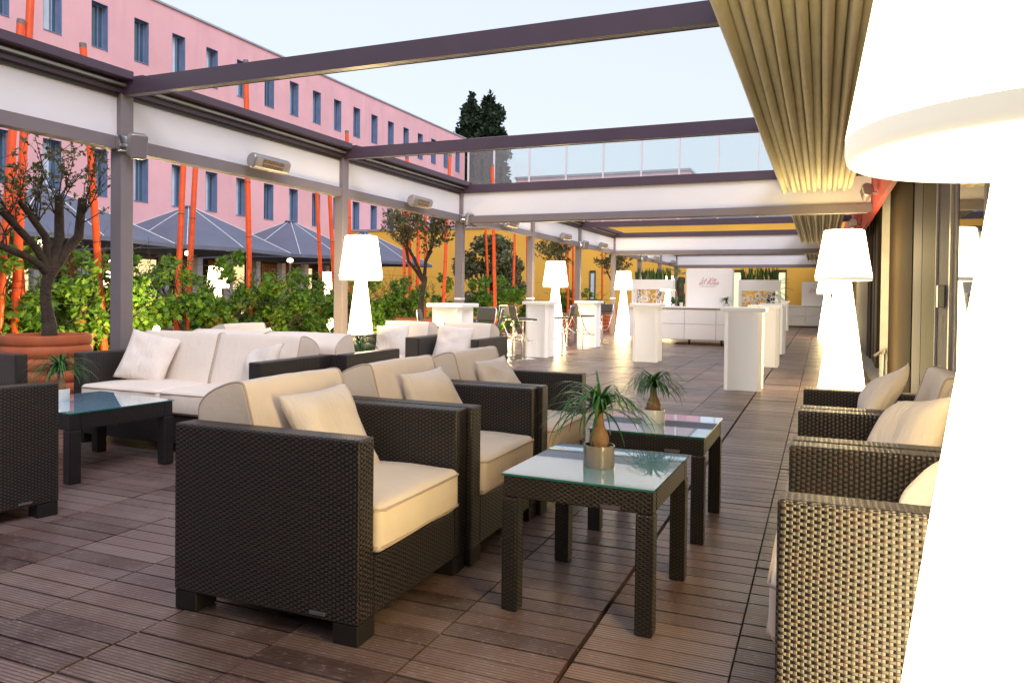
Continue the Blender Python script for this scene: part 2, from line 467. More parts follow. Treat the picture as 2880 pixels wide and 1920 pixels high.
def round_box(h, r, n=10, puff=(0, 0, 0), wob=0.0, seed=0):
    """rounded cushion block with half sizes h"""
    g = random.Random(seed)
    ph = [g.uniform(0, 6.28) for _ in range(6)]
    mb = MB()
    def samples(H):
        s = [-H, -H + 0.25 * r, -H + 0.6 * r, -H + r]
        k = max(1, int((2 * H - 2 * r) / 0.06))
        s += [-H + r + (2 * H - 2 * r) * i / k for i in range(1, k)]
        s += [H - r, H - 0.6 * r, H - 0.25 * r, H]
        return s
    S = [samples(x) for x in h]
    def shape(p):
        q = [max(-(h[i] - r), min(h[i] - r, p[i])) for i in range(3)]
        d = Vector([p[i] - q[i] for i in range(3)])
        if d.length > 1e-9: d = d.normalized() * r
        o = Vector(q) + d
        a = [1 - (o[i] / h[i]) ** 2 for i in range(3)]
        o.x += puff[0] * a[1] * a[2] * (1 if o.x > 0 else -1) * abs(o.x / h[0])
        o.y += puff[1] * a[0] * a[2] * (1 if o.y > 0 else -1) * abs(o.y / h[1])
        o.z += puff[2] * a[0] * a[1] * (1 if o.z > 0 else -1) * abs(o.z / h[2])
        if wob:
            o.z += wob * math.sin(o.x * 17 + ph[0]) * math.sin(o.y * 13 + ph[1])
            o.x += wob * 0.7 * math.sin(o.y * 21 + ph[2] + o.z * 9)
        return o
    for ax in range(3):
        a, b = [(1, 2), (2, 0), (0, 1)][ax]
        for sg in (-1, 1):
            vs = []; fs = []
            A, B = S[a], S[b]
            for u in A:
                for w in B:
                    p = [0, 0, 0]; p[ax] = sg * h[ax]; p[a] = u; p[b] = w
                    vs.append(shape(p))
            for i in range(len(A) - 1):
                for j in range(len(B) - 1):
                    f = (i * len(B) + j, (i + 1) * len(B) + j, (i + 1) * len(B) + j + 1, i * len(B) + j + 1)
                    fs.append(f if sg > 0 else tuple(reversed(f)))
            mb.idx(vs, fs)
    return mb

def weld(me, d=0.0004):
    bm = bmesh.new(); bm.from_mesh(me); bmesh.ops.remove_doubles(bm, verts=bm.verts, dist=d)
    bmesh.ops.recalc_face_normals(bm, faces=bm.faces)
    bm.to_mesh(me); bm.free(); return me

def pillow_mesh(name, half=0.23, thick=0.075, seed=1, n=30):
    g = random.Random(seed)
    mb = MB(); vs = []; fs = []
    fx = [(g.uniform(-4, 4), g.uniform(-4, 4), g.uniform(0, 6.28), g.uniform(0.3, 1)) for _ in range(6)] + [(g.uniform(-10, 10), g.uniform(-7, 7), g.uniform(0, 6.28), g.uniform(.06, .17)) for _ in range(7)]
    for side in (1, -1):
        for i in range(n + 1):
            for j in range(n + 1):
                u = -1 + 2 * i / n; v = -1 + 2 * j / n
                e = (1 - abs(u) ** 2.6) * (1 - abs(v) ** 2.6)
                w = sum(c * math.sin(a * u + b * v + p) for a, b, p, c in fx) * 0.015
                # edges pulled in between the corners
                px = u * half * (1 - 0.07 * (1 - v * v)) ; py = v * half * (1 - 0.07 * (1 - u * u))
                z = side * thick * (max(e, 0) ** 0.55) + w * max(e, 0) ** 0.3
                vs.append((px, py, z))
    m1 = (n + 1) * (n + 1)
    for s in range(2):
        for i in range(n):
            for j in range(n):
                a = s * m1 + i * (n + 1) + j
                f = (a, a + n + 1, a + n + 2, a + 1)
                fs.append(f if s == 0 else tuple(reversed(f)))
    mb.idx(vs, fs)
    return weld(mb.mesh(name, M['pillow'], 180))

def loft_y(prof, ys, mb, scales):
    """closed x-z profile swept along y, scaled about its centre at each station"""
    cx = sum(p[0] for p in prof) / len(prof); cz = sum(p[1] for p in prof) / len(prof)
    n = len(prof); vs = []
    for y, sc in zip(ys, scales):
        for p in prof: vs.append((cx + (p[0] - cx) * sc, y, cz + (p[1] - cz) * sc))
    fs = []
    for k in range(len(ys) - 1):
        for i in range(n):
            j = (i + 1) % n
            fs.append((k * n + i, k * n + j, (k + 1) * n + j, (k + 1) * n + i))
    fs.append(tuple(range(n))); fs.append(tuple((len(ys) - 1) * n + i for i in reversed(range(n))))
    mb.idx(vs, fs)

def smooth_poly(pts, it=2):
    for _ in range(it):
        q = []
        for i in range(len(pts)):
            a = pts[i]; b = pts[(i + 1) % len(pts)]
            q += [(a[0] * .75 + b[0] * .25, a[1] * .75 + b[1] * .25), (a[0] * .25 + b[0] * .75, a[1] * .25 + b[1] * .75)]
        pts = q
    return pts

# ---------------------------------------------------------------- ground, deck, garden bed
mb = MB(); mb.face([(-400, -100, -0.16), (400, -100, -0.16), (400, 700, -0.16), (-400, 700, -0.16)])
struct('ground', mb, M['ground'])
mb = MB()
nx, ny = 60, 90
vs = []; fs = []
for i in range(nx + 1):
    for j in range(ny + 1):
        x = -13.5 + 6.35 * i / nx; y = 0.5 + 34.5 * j / ny
        vs.append((x, y, -0.05 + 0.05 * math.sin(x * 2.1 + 1.3 * math.sin(y)) * math.sin(y * 1.7) + rnd.uniform(-.012, .012)))
for i in range(nx):
    for j in range(ny):
        a = i * (ny + 1) + j; fs.append((a, a + ny + 1, a + ny + 2, a + 1))
mb.idx(vs, fs); struct('garden_bed', mb, M['mulch'], 180)
mb = MB(); mb.face([(-30, 0, -0.10), (-13.4, 0, -0.10), (-13.4, 36, -0.10), (-30, 36, -0.10)]); struct('courtyard_paving', mb, M['ground'])

mb = MB(); mb.recalc = False
pitch = 0.106; gap = 0.0095
cols = [-0.255 - 0.5 * k for k in range(-2, 15)]
g = random.Random(3)
for c in cols:
    x1 = min(c, 0.70); x0 = c - 0.5
    if x0 >= 0.70: continue
    wide = 0.012 if abs(c + 0.755) < 0.01 else 0.0
    coff = g.uniform(-0.006, 0.006)
    y = -1.2 + coff; k = 0
    base_t = g.uniform(-0.08, 0.08)
    tile_t = 0
    while y < 35.8:
        if k % 5 == 0: tile_t = g.gauss(0, 0.17); dz = g.uniform(-0.0022, 0.0022)
        t = min(1, max(0, 0.46 + base_t + tile_t + g.gauss(0, 0.19)))
        z1 = dz + g.uniform(-0.0006, 0.0006)
        uo = (g.uniform(0, 40), -y + math.floor(g.uniform(0, 50)) * 1.0)
        mb.box((x0 + 0.0035, y, -0.03), (x1 - 0.0035 - wide, y + pitch - gap, z1), t=t, skip=('-z',), uo=uo)
        y += pitch; k += 1
struct('deck', mb, M['deck'])
mb = MB(); mb.box((-7.76, -1.2, -0.16), (0.70, 35.8, -0.032)); struct('deck_substrate', mb, M['groove'])
mb = MB(); mb.box((0.702, -3, -0.16), (1.3, 36, 0.004)); struct('threshold_pavement', mb, M['concrete'])

# loose stones along the deck edge and in the bed
mb = MB(); g = random.Random(5)
for k in range(700):
    y = g.uniform(1, 34); x = -7.85 - abs(g.gauss(0, 0.55)) if k % 3 else g.uniform(-13, -7.8)
    r = g.uniform(0.02, 0.07) if g.random() < .85 else g.uniform(0.08, 0.17)
    a = g.uniform(0, PI)
    prof = [(0.02, -r * .3), (r, -r * .1), (r * .85, r * .35), (0.02, r * .5)]
    i0 = len(mb.v); mb.lathe(prof, 7, (x, y, -0.02), capt=True)
    sx, sy = g.uniform(.7, 1.5), g.uniform(.7, 1.3)
    for q in range(i0, len(mb.v)):
        px, py, pz = mb.v[q]; dx, dy = (px - x) * sx, (py - y) * sy
        mb.v[q] = (x + dx * math.cos(a) - dy * math.sin(a) + g.uniform(-.1, .1) * r, y + dx * math.sin(a) + dy * math.cos(a), pz)
struct('gravel', mb, M['stone'], 60, 'stuff')

# ---------------------------------------------------------------- pink hotel wing
PX = -25.4
def wall_x(mb, X, y0, y1, z0, z1, holes, depth):
    ys = sorted({y0, y1, *[h[0] for h in holes], *[h[1] for h in holes]}); zs = sorted({z0, z1, *[h[2] for h in holes], *[h[3] for h in holes]})
    for i in range(len(ys) - 1):
        for j in range(len(zs) - 1):
            ym = (ys[i] + ys[i + 1]) / 2; zm = (zs[j] + zs[j + 1]) / 2
            if any(h[0] < ym < h[1] and h[2] < zm < h[3] for h in holes): continue
            mb.face([(X, ys[i], zs[j]), (X, ys[i + 1], zs[j]), (X, ys[i + 1], zs[j + 1]), (X, ys[i], zs[j + 1])])
t_pink = thing('pink_building', 'long pink rendered hotel wing with two rows of narrow blue grey windows', 'building')
holes = []
for k in range(-6, 16):
    y0 = (0.8646 + 0.0742 * k) * -PX; y1 = y0 + 0.0276 * -PX
    holes.append((y0, y1, 10.31, 12.03)); holes.append((y0, y1, 4.76, 6.53))
mb = MB(); wall_x(mb, PX, 2.0, 51.8, 2.95, 13.02, holes, .3)
mb.face([(PX, 51.8, 2.95), (PX - 14, 51.8, 2.95), (PX - 14, 51.8, 13.02), (PX, 51.8, 13.02)])
mb.face([(PX, 2, 2.95), (PX - 14, 2, 2.95), (PX - 14, 2, 13.02), (PX, 2, 13.02)])
mb.face([(PX, 2, 13.0), (PX, 51.8, 13.0), (PX - 14, 51.8, 13.0), (PX - 14, 2, 13.0)])
mb.face([(PX, 2, 2.95), (PX, 51.8, 2.95), (PX - 5, 51.8, 2.95), (PX - 5, 2, 2.95)])
obj('facade', mb, M['pink'], t_pink)
mb = MB(); mb.box((PX - 0.35, 1.9, 13.02), (PX + 0.07, 51.9, 13.10)); obj('roof_coping', mb, M['coping'], t_pink)
g = random.Random(11)
for (y0, y1, z0, z1) in holes:
    mb = MB(); D_ = 0.30
    for a, b in (((PX - D_, y0, z0), (PX + .001, y0 + .012, z1)), ((PX - D_, y1 - .012, z0), (PX + .001, y1, z1)), ((PX - D_, y0 + .012, z1 - .012), (PX + .001, y1 - .012, z1))): mb.box(a, b)
    mb.box((PX - D_, y0 + .012, z0), (PX + .03, y1 - .012, z0 + .03))
    for ya in (y0 + .012, (y0 + y1) / 2 + .08, y1 - .06): mb.box((PX - D_ + .01, ya, z0 + .03), (PX - D_ + .06, ya + .045, z1 - .012))
    mb.box((PX - D_ + .01, y0 + .012, z1 - .06), (PX - D_ + .058, y1 - .012, z1 - .012))
    w = obj('window', mb, M['winframe'], t_pink)
    mb = MB(); ym = (y0 + y1) / 2 + .1 + g.uniform(-.12, .1)
    if g.random() < .25: ym = y0 + .1
    mb.box((PX - D_ - .06, y0, z0), (PX - D_, ym, z1), 0); mb.box((PX - D_ - .06, ym, z0), (PX - D_, y1, z1), 1)
    obj('pane', mb, [M['curtain'], M['pane']], w)
# ground floor under the pink wing: recessed glazing, cedar slats and lit rooms
mb = MB(); mb.box((PX - 3.2, 2, -0.1), (PX - 3.0, 51.8, 2.95)); obj('recess_wall', mb, M['door3'], t_pink)
g = random.Random(12)
for k in range(17):
    y = 5 + k * 1.9
    mb = MB(); mb.box((PX - .9, y, -0.1), (PX - .6, y + .3, 2.95)); obj('column', mb, M['coping'], t_pink)
    mb = MB()
    if k % 3 == 1:
        mb.box((PX - 2.98, y + .35, 0.0), (PX - 2.9, y + 1.7, 2.6)); obj('lit_window', mb, M['warmlit'], t_pink)
    else:
        for q in range(9): mb.box((PX - 2.2, y + .35 + q * .16, -0.1), (PX - 2.14, y + .45 + q * .16, 2.7))
        obj('slat_screen', mb, M['wood'], t_pink)

# ---------------------------------------------------------------- ochre building closing the terrace
t_yel = thing('ochre_building', 'low ochre yellow building with zinc coping at the far end of the terrace', 'building')
mb = MB(); mb.box((PX + .02, 36, -0.12), (9, 46, 4.66)); obj('wall', mb, M['yellow'], t_yel)
mb = MB(); mb.box((PX + .02, 35.93, 4.66), (9.1, 46.1, 4.76)); obj('roof_coping', mb, M['coping'], t_yel)
for x0, x1, z0, z1, mat in ((-15.18, -14.98, 0.7, 2.32, 'jamb'), (-10.62, -10.42, 0.7, 2.32, 'jamb'), (-3.80, -3.42, 0.05, 2.34, 'greenlit'), (-1.95, -1.52, 0.05, 2.34, 'greenlit')):
    mb = MB()
    mb.box((x0 - .05, 35.95, z0), (x0, 36.0, z1)); mb.box((x1, 35.95, z0), (x1 + .05, 36.0, z1)); mb.box((x0 - .05, 35.95, z1), (x1 + .05, 36.0, z1 + .12))
    w = obj('window', mb, M['groove'], t_yel)
    mb = MB(); mb.box((x0, 35.975, z0), (x1, 35.998, z1)); obj('pane', mb, M['greenlit'] if mat == 'greenlit' else M['curtain'], w)
# pink upper block behind, with zinc coping, and its lavender side wall
t_up = thing('pink_upper_block', 'flat roofed pink block with zinc coping rising behind the ochre building', 'building')
mb = MB(); mb.box((-24.5, 60, 5.9), (-9.75, 67.8, 11.1)); mb.box((-24.3, 60.3, 4.6), (-9.9, 67.5, 5.9), 1); obj('wall', mb, [M['pink'], M['winframe']], t_up)
mb = MB(); mb.box((-24.6, 59.9, 11.1), (-9.65, 67.9, 11.27)); obj('roof_coping', mb, M['coping'], t_up)
mb = MB(); mb.box((-17.05, 59.985, 5.9), (-17.0, 60, 11.1)); obj('joint', mb, M['coping'], t_up)
t_lav = thing('lavender_block', 'long lavender blue wall seen low between the terrace roof beams', 'building')
mb = MB(); mb.box((-9.3, 58, 3.0), (8, 64, 7.35)); obj('wall', mb, M['lav'], t_lav)
mb = MB(); mb.box((-9.4, 57.9, 7.35), (8.1, 64.1, 7.45)); obj('roof_coping', mb, M['coping'], t_lav)

# glass balustrade on the roof terrace
t_bal = thing('glass_balustrade', 'tall clear glass balustrade with slim white posts on the roof terrace', 'balustrade')
px = [-25.1, -22.95, -20.12, -17.26, -14.5, -11.76, -9.14, -6.54, -3.99, -1.3]
for x in px:
    mb = MB(); mb.box((x - .06, 51.78, 4.76), (x + .06, 51.9, 12.95)); obj('post', mb, M['panel'], t_bal)
for a, b in zip(px[:-1], px[1:]):
    mb = MB(); mb.box((a + .08, 51.82, 8.8), (b - .08, 51.84, 12.85)); obj('glass_panel', mb, M['bglass'], t_bal)
mb = MB(); mb.box((px[0], 51.79, 12.95), (px[-1], 51.89, 13.02)); mb.box((px[0] + .06, 51.845, 10.5), (px[1] + 1.2, 51.87, 10.55), 1); obj('rail', mb, [M['panel'], M['groove']], t_bal)

# ---------------------------------------------------------------- foliage tools
def leaf_cloud(mb, blobs, n, size, g, shape='diamond', tb=0.0, up=0.3):
    """many small leaf faces spread through ellipsoid clumps"""
    wts = [b[3] * b[4] * b[5] for b in blobs]; tot = sum(wts)
    for b, w in zip(blobs, wts):
        clump_t = g.uniform(-.12, .12)
        for _ in range(int(n * w / tot)):
            while True:
                p = Vector((g.uniform(-1, 1), g.uniform(-1, 1), g.uniform(-1, 1)))
                if p.length <= 1: break
            p = p * (0.35 + 0.65 * g.random() ** .4) / max(p.length, .25) * p.length ** .5
            P = Vector((b[0] + p.x * b[3], b[1] + p.y * b[4], b[2] + p.z * b[5]))
            d = Vector((g.gauss(0, 1), g.gauss(0, 1), g.gauss(0, 1) + up)).normalized()
            n_ = d.orthogonal().normalized(); n_ = (Matrix.Rotation(g.uniform(0, 6.28), 3, d) @ n_)
            s = size * g.uniform(.6, 1.25); side = d.cross(n_)
            t = min(1, max(0, g.random() * .75 + .12 + clump_t + tb))
            leaf(mb, P, d, side, n_, s, shape, t)

def leaf(mb, P, d, side, n_, s, shape, t):
    if shape == 'diamond':
        w = s * .27
        mb.idx([P, P + d * s * .5 + side * w, P + d * s, P + d * s * .5 - side * w], [(0, 1, 2, 3)], None, 0, t)
    elif shape == 'oval':
        w = s * .36
        mb.idx([P, P + d * s * .4 + side * w, P + d * s + n_ * s * .1, P + d * s * .4 - side * w], [(0, 1, 2, 3)], None, 0, t)
    else:  # lobed vine leaf, slightly cupped
        pts = [(0, 0.05), (.30, -.12), (.52, .22), (.36, .40), (.50, .72), (.20, .66), (0, 1.0), (-.20, .66), (-.50, .72), (-.36, .40), (-.52, .22), (-.30, -.12)]
        vs = [P + d * s * .35 + n_ * s * .08] + [P + d * (q * s) + side * (p * s) - n_ * (abs(p) * .25 * s) for p, q in pts]
        m = len(pts)
        mb.idx(vs, [(0, 1 + i, 1 + (i + 1) % m) for i in range(m)], None, 0, t)

def twig(mb, leaves, g, p, d, L, r, depth, lsize, droop=0.0, lden=26):
    """a branch that wanders, forks and bears narrow leaves"""
    pts = [p]; rad = [r]; q = Vector(p); dd = Vector(d).normalized()
    k = max(3, int(L / .09))
    for i in range(k):
        dd = (dd + Vector((g.gauss(0, .16), g.gauss(0, .16), g.gauss(0, .12) + .03 - droop * i / k))).normalized()
        q = q + dd * (L / k); pts.append(q.copy()); rad.append(max(.0022, r * (1 - .75 * (i + 1) / k)))
        if depth > 0 and i > 0 and g.random() < .62:
            s = (dd + Vector((g.gauss(0, .75), g.gauss(0, .75), g.gauss(0.1, .45)))).normalized()
            twig(mb, leaves, g, q.copy(), s, L * g.uniform(.4, .7), r * .5, depth - 1, lsize, droop, lden)
    mb.tube(pts, rad, 5 if r > .01 else 4)
    if leaves is not None:
        for _ in range(int(L * lden * (2.7 if depth == 0 else 1.0))):
            f = g.uniform(.25, 1) * (len(pts) - 1); i = min(int(f), len(pts) - 2); P = pts[i].lerp(pts[i + 1], f - i)
            d2 = (dd * .6 + Vector((g.gauss(0, 1), g.gauss(0, 1), g.gauss(.1, .8)))).normalized()
            n_ = d2.orthogonal().normalized(); n_ = Matrix.Rotation(g.uniform(0, 6.28), 3, d2) @ n_
            leaf(leaves, P, d2, d2.cross(n_), n_, lsize * 1.25 * g.uniform(.6, 1.2), 'diamond', min(1, max(0, g.gauss(.5, .25))))

def ribbed_pot(mb, r, h, n=48, ribs=6):
    prof = [(r * .80, 0.0)]
    for k in range(ribs * 6 + 1):
        f = k / (ribs * 6); z = h * (.03 + .85 * f)
        prof.append((r * (.80 + .16 * f ** .7) + .022 * abs(math.sin(PI * k / 6)) ** .8, z))
    prof += [(r * .985, h * .895), (r * 1.0, h * .92), (r * 1.0, h * .985), (r * .985, h), (r * .90, h), (r * .89, h * .96), (r * .88, h * .90)]
    mb.lathe(prof, n)

def olive_tree(label, loc, pot_r, pot_h, limbs, seed, trunk_top, trunk_r, lsize=.055, lden=26, depth=2, tL=.55, nt=7):
    t = thing('olive_tree', label, 'olive tree', loc, 0, 'olive trees in terracotta pots')
    mb = MB(); ribbed_pot(mb, pot_r, pot_h); obj('pot', mb, M['terra'], t, 60)
    mb = MB(); mb.lathe([(0.001, pot_h * .93), (pot_r * .89, pot_h * .92)], 32); obj('soil', mb, M['soil'], t)
    g = random.Random(seed)
    tr = MB(); lv = MB(); lv.recalc = False
    tt = Vector(trunk_top)
    pts = []; rad = []
    for i in range(9):
        f = i / 8
        pts.append(Vector((tt.x * f + .02 * math.sin(f * 5 + seed), tt.y * f + .02 * math.sin(f * 7), pot_h * .88 + (tt.z - pot_h * .88) * f)))
        rad.append(trunk_r * (1.25 - .45 * f + .12 * math.sin(f * 9)))
    tr.tube(pts, rad, 12)
    br = MB()
    for (kn, end, r) in limbs:
        kn = Vector(kn); end = Vector(end)
        p = [tt - Vector((0, 0, .1)), tt.lerp(kn, .5) + Vector((0, 0, -.03)), kn, kn.lerp(end, .5), end]
        tr.tube(p, [r * 1.25, r * 1.05, r, r * .9, r * .82], 9)
        for k in range(nt):
            q = kn.lerp(end, g.uniform(.25, 1.0))
            out = Vector(((end.x - tt.x) * .5, (end.y - tt.y) * .5, 0))
            d = Vector((g.gauss(0, .45), g.gauss(0, .45), 1)) + out
            twig(br, lv, g, q, d, tL * g.uniform(.6, 1.15), .0075, depth, lsize, 0.05, lden)
    obj('trunk', tr, M['bark'], t, 50)
    obj('branches', br, M['bark'], t)
    obj('crown', lv, M['olive'], t)
    return t

olive_tree('potted olive with four pruned limbs beside the grey sofa, nearest of the potted olives', (-6.75, 4.88, 0), .375, .80,
           [((-.0, -.12, 1.62), (.03, -.52, 1.98), .036), ((0, -.02, 1.72), (.05, -.30, 2.02), .034), ((0, .12, 1.72), (-.02, .13, 2.12), .045), ((0, .32, 1.74), (0, .36, 2.12), .045), ((0, -.2, 1.52), (.0, -.75, 1.72), .035)],
           21, (0, .02, 1.46), .052, .038, 26, 2, .52, 8)
olive_tree('potted olive with a full rounded crown standing behind the white high table', (-6.75, 12.0, 0), .46, .77,
           [((0, -.25, 1.85), (0, -.5, 2.05), .03), ((0, .2, 1.85), (0, .42, 2.1), .03), ((.1, 0, 1.8), (.2, .05, 2.0), .028), ((-.2, -.1, 1.8), (-.25, -.1, 2.05), .028)], 22, (0, .12, 1.52), .05, .055, 24, 2, .62, 10)
olive_tree('potted olive with a slim trunk standing behind the second glowing lamp from the left', (-6.55, 18.9, 0), .45, .74,
           [((0, -.35, 1.95), (0, -.7, 2.1), .025), ((0, .3, 1.9), (0, .6, 2.1), .025), ((.1, 0, 1.9), (.1, .1, 2.2), .025)], 23, (0, -.1, 1.62), .05, .07, 26, 2, .6, 8)
olive_tree('small potted olive beyond the third glowing lamp at the far end', (-6.5, 24.7, 0), .45, .80,
           [((0, -.5, 1.85), (0, -.9, 2.0), .025), ((0, .4, 1.85), (0, .8, 2.05), .025), ((.1, 0, 1.9), (0, .1, 2.1), .025)], 24, (0, 0, 1.6), .05, .07, 26, 2, .6, 8)

# grape vines between the orange poles
def vine_meshes(seed, h):
    g = random.Random(seed)
    st = MB(); lv = MB(); lv.recalc = False
    p = [Vector((0, 0, -.08))]; 
    for i in range(6): p.append(p[-1] + Vector((g.gauss(0, .05), g.gauss(0, .06), .16)))
    st.tube(p, [.04, .036, .034, .03, .028, .024, .02], 7)
    for k in range(9):
        q = p[g.randint(3, 6)]; d = Vector((g.gauss(0, .4), g.gauss(0, .8), g.uniform(.3, 1)))
        twig(st, None, g, q.copy(), d, g.uniform(.5, .9), .009, 1, .05)
    blobs = []
    for k in range(10):
        z = g.uniform(.28, h * .80)
        blobs.append((g.gauss(0, .20), g.gauss(0, .42), z, g.uniform(.16, .30), g.uniform(.2, .36), g.uniform(.13, .25)))
    for k in range(4): blobs.append((g.gauss(0, .15), g.gauss(0, .4), h * g.uniform(.85, 1.02), .10, .14, .14))
    for k in range(9):
        q = p[g.randint(4, 6)].copy(); d = Vector((g.gauss(0, .35), g.gauss(0, .7), 1)).normalized(); Ls = g.uniform(.7, 1.15)
        sp = [q.copy()]
        for i in range(14):
            q = q + d * (Ls / 14); d = (d + Vector((g.gauss(0, .12), g.gauss(0, .14), -.03))).normalized(); sp.append(q.copy())
            for _ in range(2 if i > 3 else 0):
                d2 = Vector((g.gauss(0, 1), g.gauss(0, 1), g.gauss(0, .5))).normalized(); n_ = (Vector((0, 0, 1)) - d2 * d2.z).normalized() if abs(d2.z) < .95 else d2.orthogonal(); leaf(lv, q + d2 * .03, d2, d2.cross(n_), n_, .085 * (1.15 - i / 20) * g.uniform(.7, 1.2), 'lobed', min(1, .45 + .3 * g.random() + .012 * i))
        st.tube(sp, .004, 4)
    leaf_cloud(lv, blobs, 2500, .078, g, 'lobed', 0.06, -.1)
    return st.mesh('stem', M['bark'], 60), lv.mesh('foliage', M['vine'])
VM = [vine_meshes(40 + k, h) for k, h in enumerate((1.55, 1.7, 1.45, 1.6))]
ordn = ['first', 'second', 'third', 'fourth', 'fifth', 'sixth', 'seventh', 'eighth', 'ninth', 'tenth', 'eleventh', 'twelfth', 'thirteenth', 'fourteenth', 'fifteenth', 'sixteenth', 'seventeenth', 'eighteenth', 'nineteenth', 'twentieth']
def vine(x, y, k, sc, label, rz=0):
    t = thing('grape_vine', label, 'vine', (x, y, 0), rz, 'grape vines in the planted bed')
    a, b = VM[k % 4]
    obj('stem', a, None, t); obj('foliage', b, None, t)
    t.scale = (sc, sc, sc)
g = random.Random(9)
ys = [5.0, 5.95, 6.9, 7.8, 8.7, 9.65, 10.6, 11.5, 12.5, 13.5, 14.5, 15.5]
for i, y in enumerate(ys):
    vine(-8.9 + g.uniform(-.15, .15), y + g.uniform(-.1, .1), i, (1.08 if y < 9 else .98) + g.uniform(-.06, .06), 'leafy green grape vine in the front row, %s from the left' % ordn[i], g.choice((0, PI)) + g.uniform(-.2, .2))
ys2 = [6.6, 7.8, 9.2, 10.6, 12.2, 13.8]
for i, y in enumerate(ys2):
    vine(-10.6 + g.uniform(-.15, .15), y, i + 2, .90 + g.uniform(-.08, .08), 'leafy grape vine in the rear row before the umbrellas, %s from the left' % ordn[i], g.uniform(-.2, .2))
for i, (x, y, s) in enumerate(((-9.2, 17.6, .95), (-9.0, 19.6, 1.12), (-9.0, 20.7, 1.05), (-9.2, 22.2, .62), (-9.4, 24.0, .78), (-9.0, 27.0, .95), (-9.2, 28.2, .8), (-9.0, 31.0, .9))):
    vine(x, y, i + 1, s, 'bushy vine near the ochre wall, %s of them from the left' % ordn[i], .3 * i)

for lab, z in (('lowest thin steel trellis wire through the vines', .62), ('middle thin steel trellis wire through the vines', 1.05), ('highest thin steel trellis wire through the vines', 1.62)):
    mb = MB(); mb.tube([(-8.72, 3.5 + 1.2 * k, z - .012 * (k % 2)) for k in range(25)], .0035, 5); tag(obj('trellis_wire', mb, M['groove']), lab, 'wire', 'trellis wires in the planted bed')

# orange leaning poles
def pole(a, b, r, label):
    a = Vector(a); b = Vector(b)
    d = (b - a)
    base = a + d * ((0.0 - a.z) / d.z) if d.z else a
    ax = (a - base)
    t = thing('orange_pole', label, 'pole', tuple(base), 0, 'leaning orange poles in the garden')
    L = ax.length; q = ax.normalized()
    mb = MB(); mb.tube([q * -.12, q * (L * .33), q * (L * .66), q * (L - .06)], [r * 1.05, r * 1.0, r * .97, r * .94], 14); obj('shaft', mb, M['pole'], t, 40)
    mb = MB(); mb.tube([q * (L - .06), q * (L - .02), q * L], [r * .96, r * .96, r * .90], 14); obj('cap', mb, M['polecap'], t, 40)
    for z in (.22, .42, .6):
        mb = MB(); mb.tube([q * (L * z - .006), q * (L * z + .006)], r * 1.05, 10); obj('wire_tie', mb, M['groove'], t)
P_ = [((-8.8, 6.03, 4.40), (-8.8, 5.84, 1.8), 'short orange pole with a grey cap at the left edge'),
      ((-8.8, 6.19, 5.6), (-8.8, 5.95, .62), 'tall thick orange pole running out of the top left'),
      ((-9.1, 6.10, 3.1), (-9.1, 6.29, .60), 'orange pole crossing behind the two thick ones at the left edge'),
      ((-8.9, 6.91, 4.41), (-8.9, 7.23, .53), 'orange pole leaning between the near potted olive and the first grey post'),
      ((-9.0, 9.99, 5.10), (-9.0, 10.13, .7), 'orange pole rising past the first roof beam above the white sofa'),
      ((-9.6, 9.29, 4.1), (-9.6, 9.16, 1.38), 'left one of a close pair of orange poles behind the first heater bay'),
      ((-10, 9.95, 4.1), (-10, 9.76, 1.24), 'right one of a close pair of orange poles behind the first heater bay'),
      ((-11, 14.55, 4.0), (-11, 14.71, 2.1), 'thin orange pole before the third slate umbrella'),
      ((-10, 13.66, 3.9), (-10, 13.99, .36), 'orange pole just left of the second grey post'),
      ((-10, 14.33, 4.88), (-10, 14.57, .94), 'orange pole just behind the second grey post, its cap above the top rail'),
      ((-9, 15.3, 4.40), (-9, 15.57, .74), 'orange pole left of the second potted olive trunk'),
      ((-9, 17.49, 4.84), (-9, 17.21, 1.1), 'orange pole right of the second potted olive, leaning right'),
      ((-7.9, 17.72, 4.56), (-7.9, 18.02, .66), 'orange pole with a black cap standing before the roof terrace glass'),
      ((-9, 15.9, 4.2), (-9, 15.85, 1.04), 'orange pole seen right beside the third grey post'),
      ((-12, 26.3, 4.2), (-12, 26.61, 1.9), 'orange pole against the dark evergreen tree'),
      ((-10, 24.48, 4.2), (-10, 24.35, .76), 'orange pole against the ochre wall between two vines'),
      ((-10, 25.55, 4.2), (-10, 25.75, 1.7), 'orange pole close behind the fourth grey post'),
      ((-9, 26.25, 4.0), (-9, 26.4, .64), 'orange pole behind the second glowing lamp'),
      ((-8.5, 25.75, 4.0), (-8.5, 25.99, .1), 'left one of two close orange poles beside the slim potted olive'),
      ((-8.5, 26.38, 4.0), (-8.5, 26.66, .0), 'right one of two close orange poles beside the slim potted olive'),
      ((-9, 32.22, 4.0), (-9, 32.31, .78), 'farthest orange pole before the ochre wall'),
      ((-11, 19.81, 4.4), (-11, 19.83, 1.4), 'orange pole half hidden inside the second olive crown'),
      ((-12, 20.2, 4.4), (-12, 20.29, 1.9), 'thin orange pole left of the second olive crown')]
for i, (a, b, lab) in enumerate(P_): pole(a, b, .046, lab)

